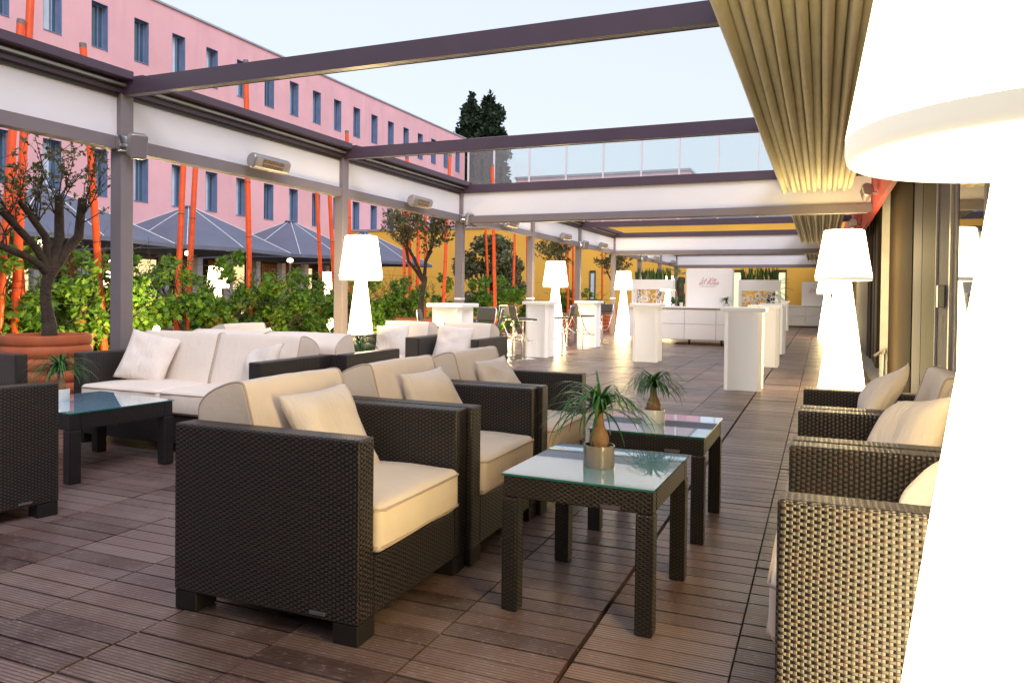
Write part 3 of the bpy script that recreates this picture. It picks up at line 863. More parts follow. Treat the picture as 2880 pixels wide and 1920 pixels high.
# slate umbrellas in the courtyard
def make_umbrella(label, loc):
    t = thing('umbrella', label, 'umbrella', loc, 0, 'slate umbrellas in the courtyard')
    S = 2.42; ze = 2.62; zt = 4.16
    mb = MB(); nseg = 6; rings = []
    pts8 = [(S, -S), (S, 0), (S, S), (0, S), (-S, S), (-S, 0), (-S, -S), (0, -S)]
    def top(i, f):
        x, y = pts8[i]
        e = ze - (.0 if i % 2 == 0 else -.05)
        return Vector((x * f, y * f, zt + (e - zt) * f + .02 * math.sin(PI * f)))
    for i in range(8):
        j = (i + 1) % 8
        for k in range(nseg):
            f0 = max(.03, k / nseg); f1 = (k + 1) / nseg
            a, b, c_, d = top(i, f0), top(j, f0), top(j, f1), top(i, f1)
            mb.face([a, b, c_, d])
        a, b = top(i, 1), top(j, 1)
        mb.face([a, b, b - Vector((0, 0, .12)), a - Vector((0, 0, .12))])
    obj('canopy', mb, M['umb'], t, 25)
    mb = MB(); mb.tube([(0, 0, zt - .06), (0, 0, zt - .005)], [.24, .20], 10); obj('finial', mb, M['umb'], t, 40)
    for i in range(8):
        mb = MB(); mb.tube([top(i, f) + Vector((0, 0, .012)) for f in (.04, .2, .4, .6, .8, 1)], .012, 4); obj('seam', mb, M['umbline'], t)
        mb = MB(); mb.tube([top(i, f) - Vector((0, 0, .05)) for f in (.05, .5, .98)], .018, 4); mb.tube([Vector((0, 0, 2.75)), top(i, .55) - Vector((0, 0, .05))], .014, 4); obj('rib', mb, M['coping'], t)
    mb = MB(); mb.tube([(0, 0, -.1), (0, 0, zt)], .05, 12); obj('pole', mb, M['alu'], t, 40)
    mb = MB(); mb.box((-.45, -.45, -.1), (.45, .45, 0)); obj('base', mb, M['coping'], t)
    mb = MB(); mb.tube([(0, 0, 2.45), (0, 0, 2.5), (0, 0, 2.58)], [.10, .12, .10], 12); obj('light_ring', mb, M['downlight'], t, 40)
    return t
U = make_umbrella('slate umbrella at the left behind the near potted olive', (-20.4, 14.6, 0))
dup(U, (-20.4, 19.9, 0), 0, 'slate umbrella behind the first heater bay, largest complete pyramid')
dup(U, (-20.4, 25.3, 0), 0, 'slate umbrella left of the second grey post, third from the left')
dup(U, (-20.4, 30.7, 0), 0, 'slate umbrella right of the second grey post, smallest and farthest')

# ---------------------------------------------------------------- far trees
def tree(name, label, cat, loc, blobs, trunk_h, trunk_r, n, lsize, mat, seed, shape='oval', tb=0):
    t = thing(name, label, cat, loc)
    g = random.Random(seed); mb = MB()
    mb.tube([(0, 0, -.2), (.05, 0, trunk_h * .5), (0, .05, trunk_h)], [trunk_r, trunk_r * .8, trunk_r * .45], 9)
    for b in blobs: mb.tube([(0, 0, trunk_h * .7), (b[0] * .6, b[1] * .6, (trunk_h * .7 + b[2]) / 2), (b[0], b[1], b[2])], [trunk_r * .35, trunk_r * .2, trunk_r * .08], 5)
    obj('trunk', mb, M['bark'], t, 50)
    lv = MB(); lv.recalc = False; leaf_cloud(lv, blobs, n, lsize, g, shape, tb, .2); obj('crown', lv, mat, t)
g = random.Random(31)
def poplar_blobs(x, zt, zb, w):
    out = []
    for k in range(30):
        f = k / 29; z = zb + (zt - zb) * f
        ww = w * min(1.0, .25 + 1.7 * math.sqrt(max(0, 1 - f))) * (.9 + .25 * g.random())
        for q in range(4):
            a = g.uniform(0, 6.28); rr = ww * g.uniform(.05, .62)
            out.append((x + math.cos(a) * rr, math.sin(a) * rr, z + g.uniform(-.4, .4), ww * g.uniform(.28, .5), ww * .4, g.uniform(.45, .85)))
    return out
tree('poplar_tree', 'tall dark poplar with twin tips beyond the roof terrace glass', 'tree', (-34.9, 75, 0), poplar_blobs(-1.1, 22.6, 6, 2.2) + poplar_blobs(1.2, 22.4, 6, 2.5), 16, .4, 46000, .46, M['darktree'], 32)
bl = []
for k in range(26):
    f = g.random(); a = g.uniform(0, 6.28); rr = (1 - abs(f * 2 - .8) ** 1.6 * .5) * 1.7
    bl.append((math.cos(a) * rr * g.uniform(.2, 1), math.sin(a) * rr * g.uniform(.2, 1), .7 + 3.1 * f, .55, .55, .42))
tree('evergreen_tree', 'broad dark grey green tree growing before the ochre wall', 'tree', (-14.2, 31.4, 0), bl, 2.0, .16, 9000, .17, M['olive'], 33, 'oval', -.02)

# ---------------------------------------------------------------- pergola
PXL = -6.0
yp = [1.5, 5.06, 8.49, 12.08, 15.62, 19.14, 22.79, 26.4, 30.0, 33.6]
t_per = thing('pergola', 'taupe metal terrace pergola with white screens and folded back canvas roof', 'pergola')
for y in yp:
    mb = MB(); mb.box((PXL - .068, y - .068, -0.03), (PXL + .068, y + .068, 3.02)); obj('post', mb, M['grey'], t_per, None, .008)
for y in (yp[3], yp[4], yp[6]):
    mb = MB(); mb.box((PXL - .071, y - .071, 1.115), (PXL + .071, y + .071, 1.155)); obj('band', mb, M['panel'], t_per)
for i in range(len(yp) - 1):
    a, b = yp[i] + .068, yp[i + 1] - .068
    mb = MB(); mb.box((PXL - .06, a, 2.505), (PXL + .055, b, 2.625)); obj('lower_rail', mb, M['grey'], t_per, None, .006)
    mb = MB(); mb.box((PXL - .012, a, 2.625), (PXL + .012, b, 2.985)); obj('side_screen', mb, M['panel'], t_per)
    a, b = yp[i] + .05, yp[i + 1] - .05
    mb = MB(); mb.box((PXL - .05, a + .02, 2.985), (PXL + .035, b - .02, 3.02), 1); mb.box((PXL - .04, a, 3.02), (PXL + .075, b, 3.05), 0)
    mb.box((PXL - .04, a, 3.05), (PXL + .05, b, 3.078), 1); mb.box((PXL - .04, a, 3.078), (PXL + .105, b, 3.10), 2); mb.box((PXL - .04, a, 3.10), (PXL + .075, b, 3.128), 1)
    mb.box((PXL - .04, a, 3.128), (PXL + .20, b, 3.20), 0)
    obj('top_rail', mb, [M['greydark'], M['groove'], M['alu']], t_per)
VAL = (3, 6, 9)
for i, y in enumerate(yp):
    mb = MB(); z0, z1 = 3.02, 3.15
    mb.box((PXL - .07, y - .05, z0), (0.62, y + .05, z1), 0)
    for k in (-.03, .0, .03): mb.box((PXL - .07, y + k - .008, z0 - .014), (0.62, y + k + .008, z0), 1)
    mb.box((PXL - .07, y - .05, z0 - .018), (0.62, y - .042, z0), 0); mb.box((PXL - .07, y + .042, z0 - .018), (0.62, y + .05, z0), 0)
    obj('crossbeam', mb, [M['greydark'], M['alu']], t_per)
    if i in VAL:
        mb = MB(); mb.box((PXL + .068, y - .06, 2.48), (0.66, y + .055, 2.60)); mb.box((PXL + .068, y - .02, 2.462), (0.6, y + .02, 2.48), 1); obj('lower_crossbeam', mb, [M['grey'], M['alu']], t_per, None, .005)
        mb = MB(); mb.box((PXL + .068, y - .012, 2.60), (0.64, y + .012, 3.02)); obj('valance_screen', mb, M['panel'], t_per)

# canvas roof folded back against the building, one bundle per bay
def folded(y0, y1, seed):
    g = random.Random(seed); mb = MB()
    pr = []; x = -0.555; nfold = 14; wdt = .0664
    for k in range(nfold):
        zb = 2.70 + g.uniform(-.012, .012) if k % 2 == 0 else 2.75 + g.uniform(-.015, .02)
        for q in range(9):
            a = PI * q / 8
            pr.append((x + wdt * (.5 - .49 * math.cos(a)), 2.80 - (2.80 - zb) * math.sin(a) ** .8))
        pr.append((x + wdt, 2.90)); x += wdt
    ny = 24; vs = []; fs = []
    for j in range(ny + 1):
        y = y0 + (y1 - y0) * j / ny
        for i, p in enumerate(pr):
            end = min(1, (y1 - y) / .18); sq = 1 - .25 * (1 - end)
            vs.append((p[0] + .003 * math.sin(y * 1.3 + i * .37), y, 3.0 - (3.0 - p[1]) * sq + .002 * math.sin(y * .9 + i)))
    n = len(pr)
    for j in range(ny):
        for i in range(n - 1): fs.append((j * n + i, j * n + i + 1, (j + 1) * n + i + 1, (j + 1) * n + i))
    mb.idx(vs, fs); mb.recalc = False
    mb.box((-.545, y0, 3.16), (.45, y1, 3.19))
    obj('folded_canopy', mb, M['canopy'], t_per, 60)
folded(-1.5, 11.95, 1); folded(12.2, 22.65, 2); folded(22.95, 33.4, 3)

# ---------------------------------------------------------------- restaurant facade on the right
t_res = thing('restaurant_facade', 'restaurant front of bronze cladding and glass doors under a red fascia', 'building')
mb = MB(); mb.box((.66, -3, 2.46), (.72, 36, 3.6)); obj('fascia', mb, M['red'], t_res)
mb = MB(); mb.box((.72, -3, 2.93), (2.2, 36, 3.0)); obj('soffit', mb, M['jamb'], t_res)
def strip(name, y0, y1, mat, x=.9, th=.25, z1=2.93): 
    mb = MB(); mb.box((x, y0, .004), (x + th, y1, z1)); return obj(name, mb, M[mat], t_res, None, .004)
strip('cladding_panel', 9.18, 12.16, 'door1'); strip('mullion', 9.10, 9.18, 'groove', .915)
strip('cladding_panel', 8.36, 9.10, 'door3', .905); strip('mullion', 8.28, 8.36, 'groove', .915)
strip('cladding_panel', 7.32, 8.28, 'door2'); strip('frame_edge', 7.28, 7.32, 'jamb', .895)
strip('cladding_panel', 6.66, 7.28, 'door3', .91); strip('frame_edge', 6.56, 6.62, 'alu', .90); strip('cladding_panel', 6.30, 6.56, 'grey', .92); strip('frame_edge', 6.2, 6.28, 'door3', .90)
for y, z in ((6.9, 2.55), (6.9, 1.25)):
    mb = MB(); mb.box((.86, y - .05, z - .09), (.91, y + .05, z + .09)); obj('hinge', mb, M['alu'], t_res, None, .006)
mb = MB(); mb.box((.903, -3, .004), (.93, 6.2, 2.9)); obj('glass_door', mb, M['doorglass'], t_res)
for y in (5.2, 3.2, 1.2):
    strip('mullion', y, y + .1, 'grey', .9, .12)
strip('jamb', 12.16, 12.24, 'jamb', .80, .35)
for y0, y1, mat, x in ((17.6, 23.1, 'door3', .9), (16.9, 17.5, 'door1', .92), (16.2, 16.9, 'door3', .95), (15.2, 16.1, 'door1', .93), (14.85, 15.15, 'door3', .9), (14.6, 14.8, 'door2', .9)):
    strip('cladding_panel', y0, y1, mat, x)
mb = MB(); mb.box((1.0, 12.3, .004), (1.02, 14.6, 2.9)); obj('glass_door', mb, M['doorglass'], t_res)
strip('cladding_panel', 23.2, 35.9, 'door1', .92)
mb = MB(); mb.box((-16, -4.3, -.1), (.66, -4.0, 4.2)); obj('added_rear_wall', mb, M['door1'], t_res)  # unseen wall added behind the camera to keep sky reflections off the weave
mb = MB(); mb.box((.815, 12.08, .42), (.865, 12.14, .50)); mb.tube([(.80, 12.05, .45), (.72, 12.0, .40)], .022, 8); mb.tube([(.84, 12.12, .0), (.84, 12.12, .42)], .014, 6); obj('water_tap', mb, M['alu'], t_res)

# ---------------------------------------------------------------- heaters and loudspeakers
def heater_proto(label):
    """capsule heater lying along local y, opening facing +x"""
    t = thing('patio_heater', label, 'heater', (0, 0, 0), 0, 'silver patio heaters under the pergola')
    mb = MB(); prof = []
    n = 20; L = .30
    sec = []
    for k in range(n):
        a = 2 * PI * k / n
        sec.append((.075 * math.cos(a), .085 * math.sin(a)))
    sec = [(min(x, .055), z) for x, z in sec]
    ysr = [(-L, .80), (-L + .012, .95), (-L + .03, 1), (L - .03, 1), (L - .012, .95), (L, .80)]
    vs = []; fs = []
    for y, s_ in ysr:
        for x, z in sec: vs.append((x * s_, y, z * s_))
    for k in range(len(ysr) - 1):
        for i in range(n):
            j = (i + 1) % n; fs.append((k * n + i, k * n + j, (k + 1) * n + j, (k + 1) * n + i))
    fs.append(tuple(range(n))); fs.append(tuple(5 * n + i for i in reversed(range(n))))
    mb.idx(vs, fs); obj('shell', mb, M['heater'], t, 40)
    mb = MB(); mb.box((.052, -.17, -.045), (.0575, .17, .045)); e = obj('reflector', mb, M['element'], t)
    mb = MB()
    for k in range(15): mb.box((.0575, -.168 + k * .023, -.045), (.0605, -.164 + k * .023, .045))
    mb.tube([(.061, -.16, 0), (.061, .16, 0)], .006, 6); obj('grille', mb, M['heater'], e)
    mb = MB(); mb.tube([(-.06, 0, -.02), (-.13, 0, -.06)], .014, 6); mb.box((-.15, -.04, -.10), (-.13, .04, -.02)); obj('bracket', mb, M['chrome'], t)
    t.rotation_euler = (0, R(18), 0)
    return t
hp = heater_proto('silver heater glowing copper on the rail of the second bay, nearest on the left'); hp.location = (-5.80, 6.83, 2.665)
hl = ['silver heater on the left rail between the second and third posts', 'silver heater just past the first white cross screen on the left rail', 'silver heater above the second glowing lamp from the left', 'silver heater left of the second white cross screen', 'silver heater above the left planter, nearer of two', 'farthest silver heater on the left rail']
for lab, y in zip(hl, (10.29, 13.98, 17.5, 20.9, 28.4, 31.9)):
    c = copy_tree(hp); c.location = (-5.80, y, 2.64); c['label'] = lab
for lab, y in (('silver heater seen end on under the red fascia, nearest of the right ones', 8.4), ('silver heater seen end on under the red fascia at the first cross screen', 10.9), ('silver heater seen end on under the red fascia above the large lamp', 15.5)):
    c = copy_tree(hp); c.location = (.52, y, 2.62); c.rotation_euler = (0, R(18), PI); c['label'] = lab
def speaker_proto(label):
    t = thing('outdoor_speaker', label, 'speaker', (0, 0, 0), 0, 'rounded speakers bracketed to the pergola posts')
    mb = round_box((.055, .085, .12), .045); me = weld(mb.mesh('cabinet', M['heater'], 60)); o = obj('cabinet', me, None, t); o.location = (.12, .07, 0); o.rotation_euler = (0, R(14), R(-25))
    mb = MB(); mb.box((.056, -.07, -.10), (.060, .07, .10)); q = obj('grille', mb, M['grey'], o, None, .02, 3)
    mb = MB(); mb.box((-.005, -.05, -.06), (.015, .05, .09)); mb.tube([(.01, 0, .0), (.06, .03, -.01)], .018, 8); mb.tube([(.02, -.03, -.05), (.07, .02, -.05)], .008, 6); obj('bracket', mb, M['chrome'], t)
    return t
sp = speaker_proto('grey rounded speaker bracketed to the first grey post'); sp.location = (-5.93, 4.99, 2.54)
for lab, y in (('grey rounded speaker on the post at the first white cross screen', 11.99), ('grey rounded speaker on the fifth grey post above the lamps', 19.05), ('grey rounded speaker on the far post above the left planter', 26.32)):
    c = copy_tree(sp); c.location = (-5.93, y, 2.54); c['label'] = lab

# ---------------------------------------------------------------- wicker seats
def seat_frame(mb, w, d, H=.72, a=.102):
    x0, x1 = -d / 2, d / 2
    mb.box((x0, -w / 2, .075), (x1, -w / 2 + a, H)); mb.box((x0, w / 2 - a, .075), (x1, w / 2, H))
    mb.box((x0 + .002, -w / 2 + a, .075), (x0 + a, w / 2 - a, H - .004))
    mb.box((x0 + a, -w / 2 + a, .075), (x1 - .003, w / 2 - a, .29))
BACKP = smooth_poly([(-.33, .44), (-.385, .60), (-.412, .74), (-.40, .79), (-.345, .835), (-.25, .872), (-.195, .878), (-.178, .862), (-.15, .76), (-.055, .455), (-.08, .44)], 1)
def cushion_back(mb, y0, y1, seed):
    g = random.Random(seed)
    n = 12; ys = [y0 + .004, y0 + .012] + [y0 + .012 + (y1 - y0 - .024) * k / n for k in range(1, n)] + [y1 - .012, y1 - .004]
    sc = [.955, .985] + [1 + .028 * math.sin(PI * k / n) + g.uniform(-.006, .006) for k in range(1, n)] + [.985, .955]
    loft_y(BACKP, ys, mb, sc)
def piping_loop(mb, prof, y, r=.0055, s=.99):
    cx = sum(p[0] for p in prof) / len(prof); cz = sum(p[1] for p in prof) / len(prof)
    pts = [Vector((cx + (p[0] - cx) * s, y, cz + (p[1] - cz) * s)) for p in prof]; pts.append(pts[0]); mb.tube(pts, r, 5, cap=False)
def seat_piping(mb, hx, hy, cx, cy, z, r=.0055):
    c = .03; pts = [(hx - c, -hy), (hx, -hy + c), (hx, hy - c), (hx - c, hy), (-hx + c, hy), (-hx, hy - c), (-hx, -hy + c), (-hx + c, -hy), (hx - c, -hy)]
    mb.tube([Vector((cx + p[0], cy + p[1], z)) for p in pts], r, 5, cap=False)
def make_seat(name, label, cat, w, d, nseat, group, seed):
    t = thing(name, label, cat, (0, 0, 0), 0, group)
    mb = MB(); seat_frame(mb, w, d); obj('frame', mb, M['wicker'], t, None, .011, 3)
    for sx in (-1, 1):
        for sy in (-1, 1):
            mb = MB(); x = sx * (d / 2 - .055); y = sy * (w / 2 - .06)
            mb.box((x - .052, y - .055, 0.001), (x + .052, y + .055, .0745)); obj('foot', mb, M['foot'], t, None, .004)
    a = .102; sw = (w - 2 * a) / nseat
    for k in range(nseat):
        yc = -w / 2 + a + sw * (k + .5); hy = sw / 2 - .004
        hx = .315; cxx = d / 2 - hx + .022
        mb = round_box((hx, hy, .088), .03, puff=(.012, 0, .022), wob=.003, seed=seed + k)
        me = weld(mb.mesh('seat_cushion', M['cushion'], 180)); o = obj('seat_cushion', me, None, t); o.location = (cxx, yc, .385)
        for zz in (.066, -.066):
            mb = MB(); seat_piping(mb, hx + .004, hy + .001, 0, 0, zz); obj('piping', mb, M['piping'], o, 60)
        mb = MB(); cushion_back(mb, yc - sw / 2, yc + sw / 2, seed + k); o = obj('back_cushion', mb, M['cushion'], t, 55)
        for yy in (yc - sw / 2 + .010, yc + sw / 2 - .010):
            mb = MB(); piping_loop(mb, BACKP, yy); obj('piping', mb, M['piping'], o, 60)
    mb = MB(); mb.box((d / 2 - .20, -w / 2 - .0035, .092), (d / 2 - .135, -w / 2 + .001, .104)); obj('tag', mb, M['tag'], t, None, .001)
    return t
CG = 'woven armchairs on the deck'
ch = make_seat('armchair', 'dark woven armchair nearest the camera at left of the front glass table', 'armchair', .85, .84, 1, CG, 50)
ch.location = (-1.88, 2.602, 0)
dup(ch, (-1.86, 3.462, 0), 0, 'dark woven armchair in the middle of the row of three, between the two others')
dup(ch, (-1.84, 4.322, 0), 0, 'dark woven armchair farthest in the row of three at the glass side tables')
dup(ch, (.325, 2.43, 0), PI, 'golden lit woven armchair nearest the large foreground lamp')
dup(ch, (.330, 3.29, 0), PI, 'woven armchair in the middle of the right hand row by the facade')
dup(ch, (.335, 4.15, 0), PI, 'woven armchair farthest in the right hand row by the facade')
dup(ch, (-4.33, 2.517, 0), R(77.5), 'dark woven armchair cut by the left edge with its side to the camera')
dup(ch, (-6.13, 3.55, 0), 0, 'dark woven armchair at the left edge before the big terracotta pot')
dup(ch, (-5.62, 6.45, 0), 0, 'woven armchair behind the long sofa, pale back cushion with one pillow')
dup(ch, (-4.745, 7.93, 0), -PI / 2, 'woven armchair facing the camera beside the lamp at the second post')
dup(ch, (-3.915, 7.93, 0), -PI / 2, 'woven armchair facing the camera before the white high table, right one of its pair')
sf = make_seat('sofa', 'dark woven two seat sofa with pale cushions facing the low glass table', 'sofa', 1.88, .84, 2, 'woven sofas on the deck', 70)
sf.location = (-4.62, 4.66, 0); sf.rotation_euler = (0, 0, -PI / 2)
dup(sf, (-4.50, 5.54, 0), PI / 2, 'dark woven sofa standing back to back behind the facing sofa')

# throw pillows
PM = [pillow_mesh('throw_pillow', .218, .07, 80 + k) for k in range(4)]
def pillow(chair_loc, chair_rz, local, tilt, roll, k, label, spin=0.0, s=1.0):
    o = bpy.data.objects.new('throw_pillow', PM[k % 4]); C.objects.link(o)
    tag(o, label, 'pillow', 'pale throw pillows on the woven seats')
    Mx = Matrix.Translation(chair_loc) @ Matrix.Rotation(chair_rz, 4, 'Z') @ Matrix.Translation(local) @ Matrix.Rotation(spin, 4, 'Z') @ Matrix.Rotation(PI / 2 - tilt, 4, 'Y') @ Matrix.Rotation(roll, 4, 'Z') @ Matrix.Scale(s, 4)
    o.matrix_world = Mx
    return o
pillow((-1.88, 2.602, 0), 0, (-.005, .02, .63), .50, R(1), 0, 'pale pillow leaning on the nearest armchair of the row of three', R(-2))
pillow((-1.86, 3.462, 0), 0, (-.005, .06, .63), .50, R(1), 1, 'pale pillow leaning on the middle armchair of the row of three', R(-2))
pillow((-1.84, 4.322, 0), 0, (-.005, .05, .63), .50, R(1), 2, 'pale pillow leaning on the farthest armchair of the row of three', R(-2))
pillow((.325, 2.43, 0), PI, (.02, -.02, .565), .55, R(-5), 3, 'pale pillow peeping beside the large foreground lamp', R(8))
pillow((.330, 3.29, 0), PI, (.04, 0, .635), .50, R(12), 0, 'crumpled pale pillow on the middle armchair by the facade', R(14), 1.08)
pillow((.335, 4.15, 0), PI, (.08, -.0, .655), .50, R(38), 1, 'pale pillow with its corner up on the farthest armchair by the facade', R(-8))
pillow((-4.62, 4.66, 0), -PI / 2, (.04, -.56, .665), .40, R(-12), 2, 'pale pillow at the left end of the facing sofa', R(22))
pillow((-4.62, 4.66, 0), -PI / 2, (.04, .60, .61), .5, R(10), 3, 'pale pillow at the right end of the facing sofa, half behind its arm', R(-22))
pillow((-5.62, 6.45, 0), 0, (-.005, .1, .63), .50, R(1), 0, 'pale pillow on the armchair behind the long sofa', R(-2))
pillow((-4.745, 7.93, 0), -PI / 2, (.05, -.08, .635), .42, R(4), 1, 'pale pillow on the armchair beside the lamp at the second post', R(8))
pillow((-3.915, 7.93, 0), -PI / 2, (.05, -.08, .635), .42, R(-5), 2, 'pale pillow on the right armchair before the white high table', R(8), 1.05)

# ---------------------------------------------------------------- glass tables
def make_table(label, sx, sy, H, leg, apron, tagx=True):
    t = thing('glass_table', label, 'table', (0, 0, 0), 0, 'woven tables with glass tops')
    hx, hy = sx / 2, sy / 2; zt = H - .008
    mb = MB()
    i_ = .006
    mb.box((-hx + i_, -hy + i_, zt - apron), (hx - i_, -hy + leg, zt - .001)); mb.box((-hx + i_, hy - leg, zt - apron), (hx - i_, hy - i_, zt - .001))
    mb.box((-hx + i_, -hy + leg, zt - apron), (-hx + leg, hy - leg, zt - .001)); mb.box((hx - leg, -hy + leg, zt - apron), (hx - i_, hy - leg, zt - .001))
    mb.box((-hx + leg, -hy + leg, zt - .02), (hx - leg, hy - leg, zt - .003))
    obj('apron', mb, M['wicker_t'], t, None, .006, 2)
    for ax in (-1, 1):
        for ay in (-1, 1):
            mb = MB(); x = ax * (hx - leg / 2 - i_ / 2 + .001); y = ay * (hy - leg / 2 - i_ / 2 + .001)
            mb.box((x - leg / 2, y - leg / 2, 0.001), (x + leg / 2, y + leg / 2, zt - apron)); obj('leg', mb, M['wicker_t'], t, None, .006, 2)
    mb = MB(); mb.box((-hx, -hy, zt), (hx, hy, H), 1, skip=('+z',)); mb.face([(-hx, -hy, H), (hx, -hy, H), (hx, hy, H), (-hx, hy, H)]); obj('glass_top', mb, [M['tglass'], M['tglass_edge']], t)
    if tagx:
        mb = MB(); mb.box((hx - .20, -hy + i_ - .004, zt - apron + .006), (hx - .125, -hy + i_ + .002, zt - apron + .02)); obj('tag', mb, M['tag'], t)
    return t
t1 = make_table('square woven side table with pale glass top in front, holding the taupe pot', .60, .66, .535, .066, .085); t1.location = (-.832, 3.0, 0); t1.rotation_euler = (0, 0, R(-1.5))
dup(t1, (-.815, 4.10, 0), R(-.5), 'square woven side table with pale glass top behind, holding the white pot')
t2 = make_table('low woven coffee table with glass top before the facing sofa', .86, .74, .452, .075, .105, False); t2.location = (-4.715, 3.70, 0); t2.rotation_euler = (0, 0, R(-7))
dup(t2, (-4.55, 6.75, 0), 0, 'low woven coffee table mostly hidden behind the back to back sofa')

# ponytail palms
def ponytail(label, loc, pot_r, pot_h, potmat, ch_, spread, nleaf, seed, s=1.0):
    t = thing('potted_plant', label, 'plant', loc, 0, 'small ponytail palms in pots')
    mb = MB(); mb.lathe([(pot_r * .96, 0), (pot_r * 1.0, pot_h * .05), (pot_r * 1.0, pot_h * .97), (pot_r * .98, pot_h), (pot_r * .90, pot_h), (pot_r * .90, pot_h * .84), (.001, pot_h * .86)], 36, capb=True); obj('pot', mb, M[potmat], t, 50)
    mb = MB(); mb.lathe([(.001, pot_h * .88), (pot_r * .9, pot_h * .87)], 20); obj('soil', mb, M['soil'], t)
    zt = pot_h + ch_
    g = random.Random(seed)
    mb = MB(); q = []
    for f, r in ((0, .50), (.12, .62), (.25, .64), (.4, .5), (.55, .33), (.75, .25), (1, .24)): q.append((pot_r * r, pot_h * .86 + (zt - pot_h * .86) * f))
    mb.lathe(q, 16, capt=True); obj('stem', mb, M['caudex'], t, 60)
    lv = MB(); lv.recalc = False
    for k in range(nleaf):
        az = g.uniform(0, 2 * PI); el = g.uniform(.15, 1.35); L = spread * g.uniform(.75, 1.25); w = .0056 * g.uniform(.8, 1.3) * s
        d = Vector((math.cos(az) * math.cos(el), math.sin(az) * math.cos(el), math.sin(el))); p = Vector((0, 0, zt - g.uniform(0, .03))) + d * .008
        sd = Vector((-math.sin(az), math.cos(az), 0)); n = 9; row = []
        curl = g.uniform(.80, 1.25)
        for i in range(n + 1):
            f = i / n; ww = w * (1 - f ** 2.2) + .0005
            row += [p + sd * ww, p - sd * ww]
            el2 = el - (el + 1.35) * min(1, (f * curl) ** 1.15)
            d = Vector((math.cos(az) * math.cos(el2), math.sin(az) * math.cos(el2), math.sin(el2))); p = p + d * (L / n)
            az += g.gauss(0, .035)
        lv.idx(row, [(2 * i, 2 * i + 1, 2 * i + 3, 2 * i + 2) for i in range(n)], None, 0, min(1, max(0, g.gauss(.5, .25))))
    obj('foliage', lv, M['palmleaf'], t)
    return t
ponytail('ponytail palm in a glazed taupe pot on the front side table', (-.828, 2.955, .535), .064, .088, 'potgrey', .150, .255, 110, 61)
ponytail('ponytail palm in a glazed white pot on the rear side table', (-.843, 4.10, .535), .062, .074, 'potwhite', .135, .19, 110, 62)
ponytail('ponytail palm in a white pot on the low coffee table', (-4.93, 3.66, .452), .060, .078, 'potwhite', .13, .25, 140, 63)
ponytail('ponytail palm on the hidden coffee table, its stem beside the grey post', (-4.75, 6.8, .452), .062, .078, 'potwhite', .12, .22, 90, 64)
ponytail('bushy ponytail palm on the hidden coffee table before an armchair', (-4.52, 6.75, .452), .062, .078, 'potwhite', .13, .24, 150, 65)

# ---------------------------------------------------------------- glowing lamps
def lamp_mesh(label, Hs, zs, rb, rtp, foot, neck):
    t = thing('floor_lamp', label, 'lamp', (0, 0, 0), 0, 'glowing white floor lamps')
    mb = MB(); mb.lathe([(foot * .985, 0.002), (foot, .02), (foot * .98, .06), (neck + (foot - neck) * .5, zs * .52), (neck, zs - .01), (neck * .96, zs + .04)], 48, capb=True); obj('column', mb, M['lamp'], t, 60)
    mb = MB(); mb.lathe([(neck * .9, zs + .014), (rb * .92, zs + .012)], 48); mb.lathe([(rb * .998, zs + .05), (rtp + (rb - rtp) * .5, (zs + Hs) / 2), (rtp * 1.0, Hs - .03), (rtp * .98, Hs - .008), (rtp * .93, Hs), (.001, Hs + .004)], 48); s_ = obj('shade', mb, M['lamp'], t, 60)
    mb = MB(); mb.lathe([(rb * .92, zs + .012), (rb * .965, zs + .002), (rb * .99, zs + .006), (rb * 1.0, zs + .022), (rb * .998, zs + .05)], 64); obj('rim', mb, M['lamp_rim'], s_, 180)
    return t
LA = lamp_mesh('large glowing lamp standing by the armchairs at the facade, middle distance', 2.13, 1.453, .356, .255, .292, .10); LA.location = (.265, 10.98, 0)
dup(LA, (.405, 1.675, 0), 0, 'huge glowing lamp filling the right edge in the foreground', (1.03, 1.03, 1.03))
dup(LA, (.16, 24.6, 0), 0, 'glowing lamp half hidden behind the large lamp at the facade', (.86, .86, .91))
LS = lamp_mesh('glowing lamp beside the second grey post behind the armchairs', 1.94, 1.38, .272, .205, .235, .075); LS.location = (-5.42, 8.1, 0)
dup(LS, (-5.30, 15.30, 0), 0, 'glowing lamp behind the middle white high table on the left')
dup(LS, (-5.40, 21.70, 0), 0, 'glowing lamp at the sixth grey post beside the perforated planter')
dup(LS, (-5.2, 27.5, 0), 0, 'distant glowing lamp behind the left perforated planter')
for lab, x, y in (('glowing lamp behind the vines left of the first grey post', -14.0, 11.45), ('glowing lamp behind the vines under the second umbrella', -14.0, 14.6), ('glowing lamp behind the vines next to the second grey post', -14.0, 19.1)):
    dup(LS, (x, y, -.1), 0, lab)

# ground spotlights
def spotlight(label, loc, energy):
    t = thing('garden_spotlight', label, 'spotlight', (loc[0], loc[1], 0), 0, 'small lit garden spotlights')
    mb = MB(); mb.tube([(0, 0, -.1), (0, 0, loc[2] - .05)], .012, 6); mb.tube([(-.03, 0, loc[2] - .06), (.01, 0, loc[2] - .03)], [.05, .055], 12); obj('stake', mb, M['foot'], t)
    mb = MB(); mb.lathe([(.001, -.04), (.028, -.028), (.04, 0), (.028, .028), (.001, .04)], 12, (0, 0, loc[2])); obj('bulb', mb, M['spot'], t, 180)
    ld = bpy.data.lights.new('bulb_light', 'POINT'); ld.energy = energy; ld.color = (1, .74, .36); ld.shadow_soft_size = .05
    lo = bpy.data.objects.new('bulb_light', ld); C.objects.link(lo); lo.parent = t; lo.location = (-.12, 0, loc[2] + .08)
spotlight('bright spotlight glaring just over the facing sofa cushion', (-7.75, 7.05, .74), 90)
